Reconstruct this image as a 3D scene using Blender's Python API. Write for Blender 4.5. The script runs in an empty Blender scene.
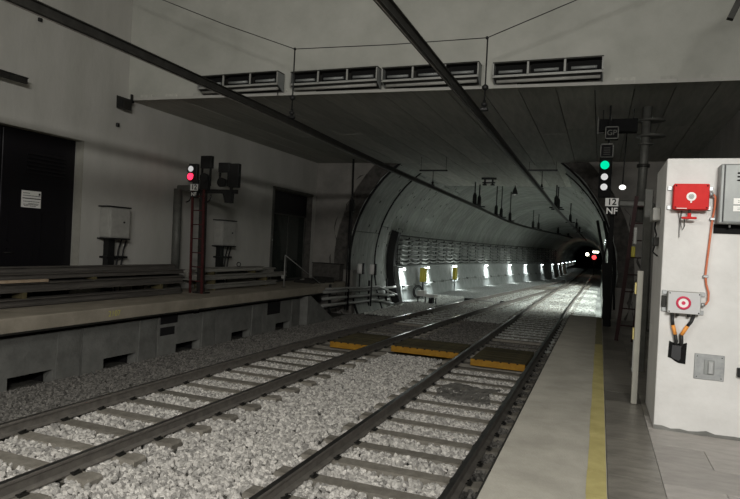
import bpy, bmesh, math, random
import numpy as np
from mathutils import Vector, Matrix
random.seed(7)
rs = np.random.RandomState(7)
sc = bpy.context.scene
COL = sc.collection
PI = math.pi

# ------------------------------------------------------------------ camera, world, exposure
CAMPOS = Vector((0, 0, 1.6))
FPX = 590.0
def _ray(px, py): return Vector(((px-370)/FPX, (py-249.5)/FPX, 1.0))
_yd = _ray(600, 257).normalized()            # direction of the track axis seen by the lens
_roll = .05
_a, _b = 230, 7.5
_x = (-FPX*FPX + 370*_a - (257-_roll*600-249.5)*_b)/(_a+_roll*_b)
_xd = -_ray(_x, 257+_roll*(_x-600)).normalized()
_zd = _yd.cross(_xd)
if _zd.y > 0: _zd = -_zd
_R = Matrix((_xd, _yd, _zd))
cam_d = bpy.data.cameras.new('camera'); cam = bpy.data.objects.new('camera', cam_d); COL.objects.link(cam)
cx_, cy_, cz_ = _R @ Vector((1, 0, 0)), _R @ Vector((0, -1, 0)), _R @ Vector((0, 0, -1))
cam.matrix_world = Matrix(((cx_.x, cy_.x, cz_.x, 0), (cx_.y, cy_.y, cz_.y, 0), (cx_.z, cy_.z, cz_.z, 1.6), (0, 0, 0, 1)))
cam_d.sensor_width = 36; cam_d.lens = FPX*36/740; cam_d.clip_start = .05; cam_d.clip_end = 500
sc.camera = cam
sc.view_settings.view_transform = 'Standard'; sc.view_settings.look = 'None'
sc.view_settings.gamma = 1; sc.view_settings.use_curve_mapping = False
sc.view_settings.exposure = 0.0
w = bpy.data.worlds.new('world'); sc.world = w; w.use_nodes = True
w.node_tree.nodes['Background'].inputs[0].default_value = (.5, .55, .6, 1)
w.node_tree.nodes['Background'].inputs[1].default_value = 0.004

# large lights: fluorescent battens of the station hall, hung behind and above the viewer, one an added fill
HALL_LAMPS = [  # x, y, z, length, watts, colour
    (1.4, -3.4, 4.7, 2.4, 820, (1.0, .985, .94)),
    (-4.2, -.4, 4.8, 2.4, 215, (1.0, .98, .93)),  # added fill over the far track, brightens near ballast and left wall
    (1.4, .3, 4.0, 1.6, 62, (1.0, .985, .95)),
]
def area(name, loc, tgt, sx, sy, watts, col):
    l = bpy.data.lights.new(name, 'AREA'); l.shape = 'RECTANGLE'; l.size = sx; l.size_y = sy
    l.energy = watts; l.color = col
    o = bpy.data.objects.new(name, l); COL.objects.link(o); o.location = loc
    d = Vector(tgt)-Vector(loc); o.rotation_euler = d.to_track_quat('-Z', 'Y').to_euler()
    return o
for i, (x, y, z, L, wt, c) in enumerate(HALL_LAMPS):
    area('hall_light', (x, y, z-.08), (-3.5, 11, 5.2) if y < -3 else ((-.6, 4.5, 0) if x > 0 else (-5.4, 5.5, 0)), L, .3, wt, c)

# ------------------------------------------------------------------ materials
MATS = {}
def mat(name, col, rough=.8, metal=0., var=.0, scale=3., col2=None, bump=0., bscale=40., stretch=(1,1,1), emit=None, estr=0., spec=.3, rand=0., trans=0.):
    if name in MATS: return MATS[name]
    m = bpy.data.materials.new(name); m.use_nodes = True; nt = m.node_tree; N = nt.nodes; L = nt.links
    b = N['Principled BSDF']
    b.inputs['Roughness'].default_value = rough; b.inputs['Metallic'].default_value = metal
    b.inputs['Specular IOR Level'].default_value = spec
    b.inputs['Base Color'].default_value = (*col, 1)
    tc = N.new('ShaderNodeTexCoord'); mp = N.new('ShaderNodeMapping'); mp.inputs['Scale'].default_value = stretch
    L.new(tc.outputs['Object'], mp.inputs[0])
    out = None
    if var or col2:
        n = N.new('ShaderNodeTexNoise'); n.inputs['Scale'].default_value = scale; n.inputs['Detail'].default_value = 8; n.inputs['Roughness'].default_value = .62
        L.new(mp.outputs[0], n.inputs['Vector'])
        r = N.new('ShaderNodeValToRGB'); r.color_ramp.elements[0].position = .34; r.color_ramp.elements[1].position = .68
        c2 = col2 if col2 else tuple(min(1, c*(1+var)) for c in col)
        c1 = col if col2 else tuple(c*(1-var) for c in col)
        r.color_ramp.elements[0].color = (*c1, 1); r.color_ramp.elements[1].color = (*c2, 1)
        L.new(n.outputs['Fac'], r.inputs[0]); out = r.outputs[0]
    if rand:
        oi = N.new('ShaderNodeObjectInfo'); mr = N.new('ShaderNodeMapRange'); mr.inputs[3].default_value = 1-rand; mr.inputs[4].default_value = 1+rand
        L.new(oi.outputs['Random'], mr.inputs[0])
        vm = N.new('ShaderNodeVectorMath'); vm.operation = 'SCALE'
        if out: L.new(out, vm.inputs[0])
        else: vm.inputs[0].default_value = col
        L.new(mr.outputs[0], vm.inputs['Scale']); out = vm.outputs[0]
    if out: L.new(out, b.inputs['Base Color'])
    if bump:
        n2 = N.new('ShaderNodeTexNoise'); n2.inputs['Scale'].default_value = bscale; n2.inputs['Detail'].default_value = 5
        L.new(mp.outputs[0], n2.inputs['Vector'])
        bp = N.new('ShaderNodeBump'); bp.inputs['Strength'].default_value = bump; bp.inputs['Distance'].default_value = .02
        L.new(n2.outputs['Fac'], bp.inputs['Height']); L.new(bp.outputs[0], b.inputs['Normal'])
    if emit:
        b.inputs['Emission Color'].default_value = (*emit, 1); b.inputs['Emission Strength'].default_value = estr
    if trans: b.inputs['Transmission Weight'].default_value = trans
    MATS[name] = m; return m

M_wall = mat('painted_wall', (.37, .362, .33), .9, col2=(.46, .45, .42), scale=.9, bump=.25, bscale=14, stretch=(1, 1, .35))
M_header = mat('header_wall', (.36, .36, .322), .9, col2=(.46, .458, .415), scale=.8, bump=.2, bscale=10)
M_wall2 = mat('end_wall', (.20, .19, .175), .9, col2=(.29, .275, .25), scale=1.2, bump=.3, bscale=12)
M_soffit = mat('board_concrete', (.34, .34, .305), .9, col2=(.48, .475, .43), scale=2.2, bump=.4, bscale=18, stretch=(3, .35, 1), rand=.12)
M_dark = mat('dark_void', (.012, .011, .012), .9)
M_slab = mat('platform_concrete', (.30, .285, .245), .6, col2=(.40, .38, .33), scale=3.2, bump=.3, bscale=60)
M_slabL = mat('far_platform_concrete', (.24, .215, .17), .8, col2=(.35, .31, .25), scale=1.6, bump=.4, bscale=30)
M_pier = mat('pier_concrete', (.13, .13, .12), .9, col2=(.21, .21, .195), scale=2.4, bump=.5, bscale=22, rand=.1)
M_tile = mat('stone_tile', (.30, .28, .26), .45, col2=(.40, .375, .35), scale=5, bump=.12, bscale=50, rand=.12, stretch=(1, 3, 1))
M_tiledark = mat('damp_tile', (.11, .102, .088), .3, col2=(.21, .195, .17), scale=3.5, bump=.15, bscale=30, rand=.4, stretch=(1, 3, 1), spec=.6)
M_yellow = mat('yellow_paint', (.33, .285, .11), .6, col2=(.45, .39, .17), scale=4, bump=.2, bscale=60)
M_block = mat('white_plaster', (.58, .57, .55), .8, col2=(.68, .67, .65), scale=2.2, bump=.35, bscale=9)
M_blockside = M_block
M_lining = mat('lining_concrete', (.25, .262, .242), .85, col2=(.38, .395, .365), scale=1.6, bump=.5, bscale=16, rand=.12, stretch=(1, 2.5, 1))
M_plinth = mat('plinth_render', (.17, .185, .175), .8, col2=(.27, .285, .27), scale=2, bump=.3, bscale=12)
M_rough = mat('broken_concrete', (.05, .048, .043), .95, col2=(.11, .10, .09), scale=5, bump=1., bscale=12)
M_ground = mat('track_dirt', (.06, .058, .05), .95, col2=(.12, .115, .10), scale=6, bump=1., bscale=45)
M_tground = mat('tunnel_ballast_bed', (.14, .15, .14), .95, col2=(.38, .39, .37), scale=13, bump=1., bscale=30)
M_rail = mat('rail_steel', (.12, .11, .098), .65, .1, col2=(.19, .175, .155), scale=8, bump=.1, bscale=60)
M_railtop = mat('worn_rail_head', (.16, .155, .15), .28, .9, var=.2, scale=6)
M_sleeper = mat('sleeper_concrete', (.17, .155, .13), .9, col2=(.27, .25, .215), scale=7, bump=.4, bscale=50, rand=.2)
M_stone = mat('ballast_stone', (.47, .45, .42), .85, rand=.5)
M_stone_d = mat('dark_stone', (.15, .142, .13), .9, rand=.55)
M_stone_t = mat('tunnel_stone', (.46, .47, .44), .85, rand=.4)
M_orange = mat('orange_nosing', (.30, .145, .012), .65, col2=(.40, .21, .02), scale=9)
M_wood = mat('dirty_timber', (.055, .047, .025), .85, col2=(.12, .098, .045), scale=5, bump=.4, bscale=30, stretch=(1, 1, 1), rand=.25)
M_beam = mat('stored_beam', (.055, .05, .045), .8, col2=(.11, .10, .088), scale=4, rand=.2, stretch=(4, .4, 4))
M_beam2 = mat('stored_pale_beam', (.17, .165, .145), .8, col2=(.30, .29, .26), scale=4, rand=.2, stretch=(4, .5, 4))
M_plank = mat('raw_plank', (.30, .22, .15), .8, col2=(.42, .33, .24), scale=6)
M_black = mat('black_metal', (.012, .012, .012), .5, .2, spec=.4)
M_dkmetal = mat('dark_steel', (.030, .029, .026), .55, .4, var=.3, scale=8)
M_grey = mat('grey_steel', (.10, .10, .09), .55, .3, var=.2, scale=6)
M_ltgrey = mat('light_grey_steel', (.33, .33, .31), .5, .2, var=.12, scale=5)
M_galv = mat('galvanised', (.30, .31, .31), .42, .6, col2=(.42, .43, .43), scale=14)
M_cab = mat('grey_cabinet', (.245, .255, .25), .5, .2, col2=(.30, .31, .30), scale=4)
M_cabtop = mat('pale_cabinet', (.32, .315, .29), .6, 0, var=.12, scale=5)
M_red = mat('red_enamel', (.52, .018, .018), .6, 0, col2=(.62, .03, .028), scale=5, spec=.15)
M_dkred = mat('dull_red_paint', (.06, .012, .012), .6, 0, var=.3, scale=9)
M_white = mat('white_plastic', (.78, .77, .74), .5)
M_ink = mat('black_ink', (.010, .010, .010), .85, spec=.1)
M_orangec = mat('orange_conduit', (.55, .16, .08), .5, var=.12, scale=20)
M_crimson = mat('crimson_print', (.55, .03, .08), .5)
M_door = mat('black_door', (.008, .007, .009), .45, .2, spec=.35)
M_frame = mat('pale_jamb', (.33, .32, .28), .85, var=.1, scale=3)
M_yelbox = mat('yellow_box', (.36, .31, .03), .5)
M_brass = mat('brass_latch', (.45, .38, .16), .4, .6)
M_cable = mat('grey_cable', (.20, .21, .195), .6, 0, var=.25, scale=5)
M_cabled = mat('black_cable', (.02, .02, .02), .55)
M_glass = mat('dark_glass', (.02, .028, .024), .08, 0, spec=.8)
M_e_red = mat('lit_red_lens', (.4, .01, .03), 1, spec=0, emit=(1, .03, .085), estr=2.2)
M_e_red2 = mat('lit_far_red', (.8, .02, .05), .3, emit=(1, .05, .05), estr=3)
M_e_green = mat('lit_green_lens', (.0, .1, .07), 1, spec=0, emit=(0, 1, .5), estr=.8)
M_e_white = mat('pale_lens', (.4, .4, .4), .3, emit=(1, 1, 1), estr=.42)
M_e_lamp = mat('lit_lamp', (1, 1, .98), .3, emit=(1, .98, .92), estr=2.5)
M_e_tun = mat('lit_tunnel_lamp', (1, 1, 1), .3, emit=(.86, .98, 1), estr=9)
M_e_warm = mat('lit_far_lamp', (1, 1, .8), .3, emit=(1, .95, .7), estr=7)
M_e_hall = mat('lit_hall_tube', (1, 1, 1), .3, emit=(1, .96, .88), estr=5)

# ------------------------------------------------------------------ mesh builder
WL = {}
class MB:
    def __init__(s): s.v = []; s.f = []; s.mi = []; s.sm = []; s.cur = 0
    def add(s, vs, fs, smooth=False):
        o = len(s.v); s.v += [tuple(v) for v in vs]
        for f in fs: s.f.append(tuple(i+o for i in f)); s.mi.append(s.cur); s.sm.append(smooth)
        return s
    def box(s, x0, x1, y0, y1, z0, z1, ch=0.):
        if ch: return s.cbox((( x0+x1)/2, (y0+y1)/2, (z0+z1)/2), (abs(x1-x0), abs(y1-y0), abs(z1-z0)), ch)
        vs = [(x0,y0,z0),(x1,y0,z0),(x1,y1,z0),(x0,y1,z0),(x0,y0,z1),(x1,y0,z1),(x1,y1,z1),(x0,y1,z1)]
        return s.add(vs, [(0,3,2,1),(4,5,6,7),(0,1,5,4),(1,2,6,5),(2,3,7,6),(3,0,4,7)])
    def cbox(s, c, d, ch=.01, rot=None):   # chamfered box
        hx, hy, hz = d[0]/2, d[1]/2, d[2]/2; ch = min(ch, hx*.9, hy*.9, hz*.9)
        bm = bmesh.new(); bmesh.ops.create_cube(bm, size=1)
        for v in bm.verts: v.co = Vector((v.co.x*2*hx, v.co.y*2*hy, v.co.z*2*hz))
        bmesh.ops.bevel(bm, geom=list(bm.edges), offset=ch, segments=1, affect='EDGES')
        vs = []
        for v in bm.verts:
            p = v.co.copy()
            if rot: p = rot @ p
            vs.append(p+Vector(c))
        bm.verts.index_update()
        fs = [tuple(v.index for v in f.verts) for f in bm.faces]; bm.free()
        return s.add(vs, fs)
    def obox(s, p0, p1, wx, wz, up=(0,0,1)):   # bar of rectangular section between two points
        p0, p1 = Vector(p0), Vector(p1); d = (p1-p0).normalized(); u = Vector(up)
        if abs(d.dot(u)) > .98: u = Vector((0, 1, 0))
        a = d.cross(u).normalized(); b = a.cross(d).normalized()
        vs = []
        for p in (p0, p1):
            for sx, sz in ((-1,-1),(1,-1),(1,1),(-1,1)): vs.append(p+a*(sx*wx/2)+b*(sz*wz/2))
        return s.add(vs, [(0,1,2,3),(7,6,5,4),(0,4,5,1),(1,5,6,2),(2,6,7,3),(3,7,4,0)])
    def tube(s, pts, r, n=8, cap=True, smooth=True):
        pts = [Vector(p) for p in pts]; rr = r if isinstance(r, (list, tuple)) else [r]*len(pts)
        vs = []; prev = None
        for i, p in enumerate(pts):
            d = (pts[min(i+1, len(pts)-1)]-pts[max(i-1, 0)]).normalized()
            if prev is None:
                u = Vector((0,0,1)) if abs(d.z) < .9 else Vector((1,0,0))
                a = d.cross(u).normalized()
            else:
                a = (prev-d*prev.dot(d)).normalized()
            prev = a; b = d.cross(a)
            for k in range(n):
                t = 2*PI*k/n; vs.append(p+(a*math.cos(t)+b*math.sin(t))*rr[i])
        fs = []
        for i in range(len(pts)-1):
            for k in range(n):
                k2 = (k+1) % n; fs.append((i*n+k, i*n+k2, (i+1)*n+k2, (i+1)*n+k))
        s.add(vs, fs, smooth)
        if cap:
            o = len(s.v)-len(vs)
            s.f.append(tuple(o+k for k in reversed(range(n)))); s.mi.append(s.cur); s.sm.append(False)
            s.f.append(tuple(o+(len(pts)-1)*n+k for k in range(n))); s.mi.append(s.cur); s.sm.append(False)
        return s
    def disc(s, c, axis, r, t, n=20):
        c = Vector(c); a = Vector(axis).normalized(); return s.tube([c-a*t/2, c+a*t/2], r, n, smooth=False)
    def prism(s, poly, axis, a0, a1):   # extrude a 2-D outline along X, Y or Z
        n = len(poly)
        def m(p, a):
            return {'X': (a, p[0], p[1]), 'Y': (p[0], a, p[1]), 'Z': (p[0], p[1], a)}[axis]
        vs = [m(p, a0) for p in poly]+[m(p, a1) for p in poly]
        fs = [tuple(range(n)), tuple(reversed(range(n, 2*n)))]+[(i, i+n, (i+1) % n+n, (i+1) % n) for i in range(n)]
        return s.add(vs, fs)
    def sweep(s, prof, path, caps=True):  # prof: (x,z) offsets in the plane across Y; path: list of (x,y,z)
        n = len(prof); vs = []; P = [Vector(p) for p in path]
        for i, p in enumerate(P):
            d = (P[min(i+1, len(P)-1)]-P[max(i-1, 0)]); t = math.atan2(d.x, d.y)
            for (x, z) in prof: vs.append((p.x+x*math.cos(t), p.y-x*math.sin(t), p.z+z))
        fs = []
        for i in range(len(P)-1):
            for k in range(n):
                k2 = (k+1) % n; fs.append((i*n+k, i*n+k2, (i+1)*n+k2, (i+1)*n+k))
        if caps: fs += [tuple(reversed(range(n))), tuple((len(P)-1)*n+k for k in range(n))]
        return s.add(vs, fs)
    def sphere(s, c, r, sc_=(1,1,1), seg=12, rings=8):
        vs = []; fs = []
        for i in range(rings+1):
            th = PI*i/rings
            for k in range(seg):
                ph = 2*PI*k/seg
                vs.append((c[0]+r*sc_[0]*math.sin(th)*math.cos(ph), c[1]+r*sc_[1]*math.sin(th)*math.sin(ph), c[2]+r*sc_[2]*math.cos(th)))
        for i in range(rings):
            for k in range(seg):
                k2 = (k+1) % seg; fs.append((i*seg+k, (i+1)*seg+k, (i+1)*seg+k2, i*seg+k2))
        return s.add(vs, fs, True)
    def torus(s, c, ax, R_, r, n=24, m=8, a0=0, a1=2*PI):
        ax = Vector(ax).normalized(); u = ax.cross(Vector((0,0,1)) if abs(ax.z) < .9 else Vector((1,0,0))).normalized(); v = ax.cross(u)
        pts = [Vector(c)+(u*math.cos(a0+(a1-a0)*i/n)+v*math.sin(a0+(a1-a0)*i/n))*R_ for i in range(n+1)]
        return s.tube(pts, r, m, cap=False)
    def build(s, name, mats, parent=None, label=None, cat=None, group=None, kind=None):
        v = np.array(s.v, dtype=float)
        mn, mx = v.min(0), v.max(0); o = Vector(((mn[0]+mx[0])/2, (mn[1]+mx[1])/2, mn[2]))
        v = v-np.array(o)
        me = bpy.data.meshes.new(name); me.from_pydata(v.tolist(), [], s.f)
        mats = mats if isinstance(mats, (list, tuple)) else [mats]
        for m in mats: me.materials.append(m)
        if len(mats) > 1: me.polygons.foreach_set('material_index', s.mi)
        me.polygons.foreach_set('use_smooth', s.sm); me.update()
        bm = bmesh.new(); bm.from_mesh(me); bmesh.ops.recalc_face_normals(bm, faces=bm.faces); bm.to_mesh(me); bm.free()
        return place(name, me, o, parent, label, cat, group, kind)
def place(name, me, o, parent=None, label=None, cat=None, group=None, kind=None):
    ob = bpy.data.objects.new(name, me); COL.objects.link(ob)
    o = Vector(o); WL[ob] = o
    if parent is not None: ob.parent = parent; ob.location = o-WL[parent]
    else: ob.location = o
    tag(ob, label, cat, group, kind); return ob
def tag(ob, label=None, cat=None, group=None, kind=None):
    if label: ob['label'] = label
    if cat: ob['category'] = cat
    if group: ob['group'] = group
    if kind: ob['kind'] = kind
    return ob
def thing(name, loc, label, cat, group=None, kind=None):
    return place(name, None, loc, None, label, cat, group, kind)
def txt(name, body, size, mat_, loc, rot, parent, depth=.0008, bold=False):   # flat lettering turned into a mesh
    cu = bpy.data.curves.new(name, 'FONT'); cu.body = body; cu.size = size; cu.extrude = depth; cu.align_x = 'CENTER'; cu.align_y = 'CENTER'
    if bold: cu.offset = size*.02
    to = bpy.data.objects.new('t', cu); COL.objects.link(to)
    dg = bpy.context.evaluated_depsgraph_get(); me = bpy.data.meshes.new_from_object(to.evaluated_get(dg))
    bpy.data.objects.remove(to); me.materials.clear(); me.materials.append(mat_)
    ob = place(name, me, loc, parent); ob.rotation_euler = rot; return ob

# ================================================================== SETTING
XW = -11.8      # left wall
XR = 2.8        # right wall
SOF = 5.12      # soffit height
HALLZ = 8.8
def hy(x): return 12.16+(x+11.75)*(.87/14.07)      # face line of the header wall

# --- right platform: slab, edge, tiles
fl = MB().box(-.665, .125, -8, 16.8, -.22, 0).box(.125, XR, -8, 16.8, -.22, -.03).build('floor', M_slab, kind='structure')
MB().box(-.45, XR, -8, 16.6, -1.4, -.22).build('wall_platform', M_pier, kind='structure')
ed = MB()
for k in range(11): ed.box(-.685, -.66, -6+2.08*k, -6+2.08*k+2.06, -.2, -.012)
ed.build('edge_strip', M_dkmetal, fl)
def tile(x0, x1, y0, y1, m):
    g = .0022; MB().box(x0+g, x1-g, y0+g, y1-g, -.03, random.uniform(-.002, .0)).build('tile', m, fl)
for r in range(-8, 24):
    y0 = 4.735+r*.487; y1 = y0+.487
    tile(.128, .50, y0, y1, M_tiledark)
    if y0 < 6.5:
        x = .50; first = [.40, .02][r % 2] or .4
        ws = [.40 if r % 2 else .02]+[.78]*3
        if r % 2 == 0: ws = [.78]*4
        else: ws = [.40]+[.78]*3
        for wv in ws:
            x1 = min(x+wv, XR)
            if x1-x > .03: tile(x, x1, y0, y1, M_tile)
            x = x1
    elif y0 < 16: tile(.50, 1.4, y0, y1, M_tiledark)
yl = MB()
for k in range(40):
    a = -8+k*.49; yl.box(-.010+.003*math.sin(k*1.7), .120, a, a+.487, -.001, .003)
yl_ = yl.build('safety_line', M_yellow, label='long dull yellow painted line running along the right-hand platform', cat='line')

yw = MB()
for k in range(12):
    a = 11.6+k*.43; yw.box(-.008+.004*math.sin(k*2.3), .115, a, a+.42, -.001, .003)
yw.build('shaded_stretch', mat('shaded_yellow', (.15, .14, .10), .7, col2=(.24, .215, .10), scale=9), yl_)  # dimmed yellow puts the shade on the far line into its colour
# --- left wall with two openings
D0, D1, DZ = 6.9, 10.80, 3.79
E0, E1, EZ = 19.85, 23.09, 3.6
wl = MB()
T = .45
wl.box(XW-T, XW, -9, D0, -1.5, HALLZ).box(XW-T, XW, D0, D1, DZ, HALLZ).box(XW-T, XW, D1, E0, -1.5, HALLZ)
wl.box(XW-T, XW, E0, E1, EZ, SOF+.5).box(XW-T, XW, E1, 23.9, -1.5, SOF+.5)
wl = wl.build('wall_left', M_wall, kind='structure')
dr = thing('door_1', (XW-.3, (D0+D1)/2, 0), None, None, kind='structure')
MB().box(XW-.34, XW-.27, D0, D1, 0, DZ).build('backing', M_door, dr)
for (a, b) in ((D0+.02, 8.86), (8.9, D1-.03)):
    lf = MB().box(XW-.27, XW-.23, a, b, .03, DZ-.04, .008).build('door_leaf', M_door, dr)
    fr = MB()
    for (c, d) in ((a+.18, (a+b)/2-.08), ((a+b)/2+.08, b-.18)):
        for (z0, z1) in ((.2, 1.15), (1.3, 1.95)):
            fr.box(XW-.235, XW-.222, c, d, z0, z0+.03).box(XW-.235, XW-.222, c, d, z1-.03, z1).box(XW-.235, XW-.222, c, c+.03, z0, z1).box(XW-.235, XW-.222, d-.03, d, z0, z1)
    fr.build('panel_moulding', M_door, lf)
    for k in range(6):
        z = 2.86+k*.085
        MB().prism([(XW-.23, z), (XW-.19, z-.02), (XW-.185, z-.01), (XW-.23, z+.055)], 'Y', (a+b)/2-.35, (a+b)/2+.65).build('louvre', M_door, lf)
    MB().tube([(XW-.23, a+.12, 1.05), (XW-.16, a+.12, 1.05), (XW-.16, a+.28, 1.05)], .012, 8).build('handle', M_dkmetal, lf)
MB().box(XW-.23, XW+.006, D1-.015, D1+.005, 0, DZ).box(XW-.23, XW+.004, D0, D1, DZ-.01, DZ+.003).build('door_jamb', M_frame, dr)
# notice on the door
nt_ = MB().box(XW-.222, XW-.215, 9.38, 9.87, 2.07, 2.45).build('notice', M_white, label='white printed notice fixed to the tall black door', cat='sign')
pr = MB()
x = XW-.215
pr.box(x, x+.002, 9.405, 9.86, 2.265, 2.285)
pr.box(x, x+.002, 9.805, 9.85, 2.36, 2.405)
for (z, a, b) in ((2.385, 9.17, 9.33), (2.33, 9.17, 9.60), (2.20, 9.18, 9.58), (2.155, 9.30, 9.56), (2.13, 9.18, 9.55), (2.10, 9.2, 9.5)):
    y = a
    while y < b:
        l = random.uniform(.012, .04); pr.box(x, x+.002, y+.25, min(y+l, b)+.25, z, z+.014); y += l+.008
pr.build('print', M_ink, nt_)

# doorway far left
rc = thing('door_2', (XW-.8, (E0+E1)/2, 0), None, None, kind='structure')
MB().box(XW-1.5, XW-.45, E0-.1, E0, 0, EZ).box(XW-1.5, XW-.45, E1, E1+.1, 0, EZ).box(XW-1.5, XW-.45, E0, E1, EZ, EZ+.1).box(XW-1.6, XW-1.5, E0-.1, E1+.1, 0, EZ+.1).box(XW-.45, XW-.005, E1-.01, E1+.02, 0, EZ).build('recess', M_rough, rc)
fr = MB()
for y in (E0+.02, E0+1.7, E1-.08): fr.box(XW-.36, XW-.30, y, y+.06, 0, 2.7)
for z in (0, 2.66): fr.box(XW-.36, XW-.30, E0+.02, E1-.02, z, z+.06)
fr.build('door_frame', M_grey, rc)
MB().box(XW-.34, XW-.32, E0+.08, E0+1.7, .06, 2.66).build('pane', M_glass, rc)
MB().box(XW-.34, XW-.32, E0+1.76, E1-.08, .06, 2.66).build('pane', M_glass, rc)
MB().box(XW-.42, XW-.28, E0, E1, 2.72, EZ).build('shutter_box', M_door, rc)
MB().box(XW-.01, XW+.03, E0-.14, E0, 0, EZ+.1).box(XW-.01, XW+.03, E0, E1, EZ, EZ+.1).build('door_jamb', M_grey, rc)
MB().box(XW+.03, XW+.05, E0-.09, E0-.05, 1.6, 1.66).build('door_stop', M_ltgrey, rc)

# --- header wall, soffit in boards, hall shell
hp = [(XW, hy(XW)), (XR, hy(XR)), (XR, hy(XR)+.5), (XW, hy(XW)+.5)]
hd = MB().prism(hp, 'Z', SOF+.015, HALLZ).build('wall_header', M_header, kind='structure')
hl = MB()
hl.prism([(XW, hy(XW)-.022), (XR, hy(XR)-.022), (XR, hy(XR)), (XW, hy(XW))], 'Z', SOF-.02, SOF+.05)
hl.build('lip', M_wall, hd)
MB().prism([(XW-.4, 12.35), (XR+.4, 13.25), (XR+.4, 32), (XW-.4, 32)], 'Z', SOF+.12, SOF+.3).build('ceiling', M_dark, kind='structure')
cl = bpy.data.objects['ceiling']
nb = 19; bw = (XR-XW)/nb
for k in range(nb):
    x0 = XW+k*bw+.010; x1 = XW+(k+1)*bw-.010; ym = hy((x0+x1)/2)
    for (a, b) in ((ym, 17.6+.4*math.sin(k*2.1)), (17.62+.4*math.sin(k*2.1), 23.5)):
        MB().box(x0, x1, a, b, SOF-random.uniform(0, .008), SOF+.12).build('board_panel', M_soffit, cl)
    if -9.2 < x0 and x1 < -.5:
        MB().box(x0, x1, 23.51, 31.9, SOF-random.uniform(0, .008), SOF+.12).build('board_panel', M_soffit, cl)
MB().box(XW-.5, XR+.5, -9.2, 12.4, HALLZ, HALLZ+.2).build('ceiling_hall', M_header, kind='structure')
MB().box(XW-.5, XR+.5, -9.4, -9.0, -1.5, HALLZ).build('wall_back', M_wall, kind='structure')
MB().box(XR, XR+.4, -9, 24, -1.5, HALLZ).build('wall_right', M_wall2, kind='structure')

# --- hall light battens (behind the viewer), the far-track one added as fill
for i, (x, y, z, L_, wt, c) in enumerate(HALL_LAMPS):
    b = thing('batten_light', (x, y, z), 'white fluorescent batten hung %s behind the viewer' % ['high over the right platform', 'as an added fill over the far track', 'low over the right platform'][i], 'ceiling light', 'fluorescent battens of the hall')
    MB().box(x-L_/2, x+L_/2, y-.32, y-.14, z-.02, z+.06, .01).build('housing', M_white, b)
    MB().tube([(x-L_/2+.05, y-.23, z-.04), (x+L_/2-.05, y-.23, z-.04)], .02, 8).build('tube', M_e_hall, b)
    for sx in (-.8, .8): MB().tube([(x+sx, y-.23, z+.06), (x+sx, y-.23, HALLZ)], .01, 6).build('hanger', M_grey, b)

# --- tunnel geometry
def ss(a, b, t):
    t = max(0, min(1, (t-a)/(b-a))); return t*t*(3-2*t)
def shift(y): return 4.6*ss(36, 78, y)
def tl(y): return -10.17+shift(y)
def tr(y): return .57
def tc(y): return (tl(y)+tr(y))/2, (tr(y)-tl(y))/2
CZ = .87
# end wall with the arched opening
def endwall(y0, y1, R_, cx0, name, m):
    pts = []
    n = 40
    a0 = math.asin((-1.5-CZ)/R_) ; a0 = PI-a0
    arc = []
    for i in range(n+1):
        t = (PI+.45)-(PI+.9)*i/n
        arc.append((cx0+R_*math.cos(t), CZ+R_*math.sin(t)))
    top = SOF+.3
    mb = MB()
    o = []
    for (x, z) in arc:
        o.append((x, z))
    # left pier, right pier, spandrels as quads out to the wall edge
    vs = []; fs = []
    for i, (x, z) in enumerate(o):
        zt = min(z, top); xx = x
        ex = XW if x < cx0 else XR
        vs += [(xx, y0, zt), (ex, y0, zt), (xx, y1, zt), (ex, y1, zt)]
    for i in range(n):
        a, b = i*4, (i+1)*4
        if (o[i][0] < cx0) != (o[i+1][0] < cx0): continue
        fs += [(a, a+1, b+1, b), (a+2, b+2, b+3, a+3), (a, b, b+2, a+2)]
    mb.add(vs, fs); return mb.build(name, m, kind='structure')
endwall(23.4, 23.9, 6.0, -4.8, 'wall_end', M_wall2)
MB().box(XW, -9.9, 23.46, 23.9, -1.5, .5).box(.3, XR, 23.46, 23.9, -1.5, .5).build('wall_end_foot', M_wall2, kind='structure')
# rough broken ring of concrete between wall and lining
mb = MB(); n = 90; vs = []; fs = []
for i in range(n+1):
    t = (PI+.42)-(PI+.84)*i/n
    ro = 6.02+.16*rs.rand()+.10*math.sin(i*.9); ri = 5.40+.06*rs.rand()
    for (r_, y) in ((ro, 23.38+.04*rs.rand()), ((ro*.6+ri*.4), 23.44+.10*rs.rand()), ((ro+ri*2)/3, 23.50+.12*rs.rand()), (ri, 23.55+.05*rs.rand()), (ri, 24.2)):
        vs.append((-4.8+r_*math.cos(t), y, min(CZ+r_*math.sin(t), SOF-.0)))
for i in range(n):
    for k in range(4): fs.append((i*5+k, (i+1)*5+k, (i+1)*5+k+1, i*5+k+1))
mb.add(vs, fs).build('trim_1', M_rough, kind='structure')

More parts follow.
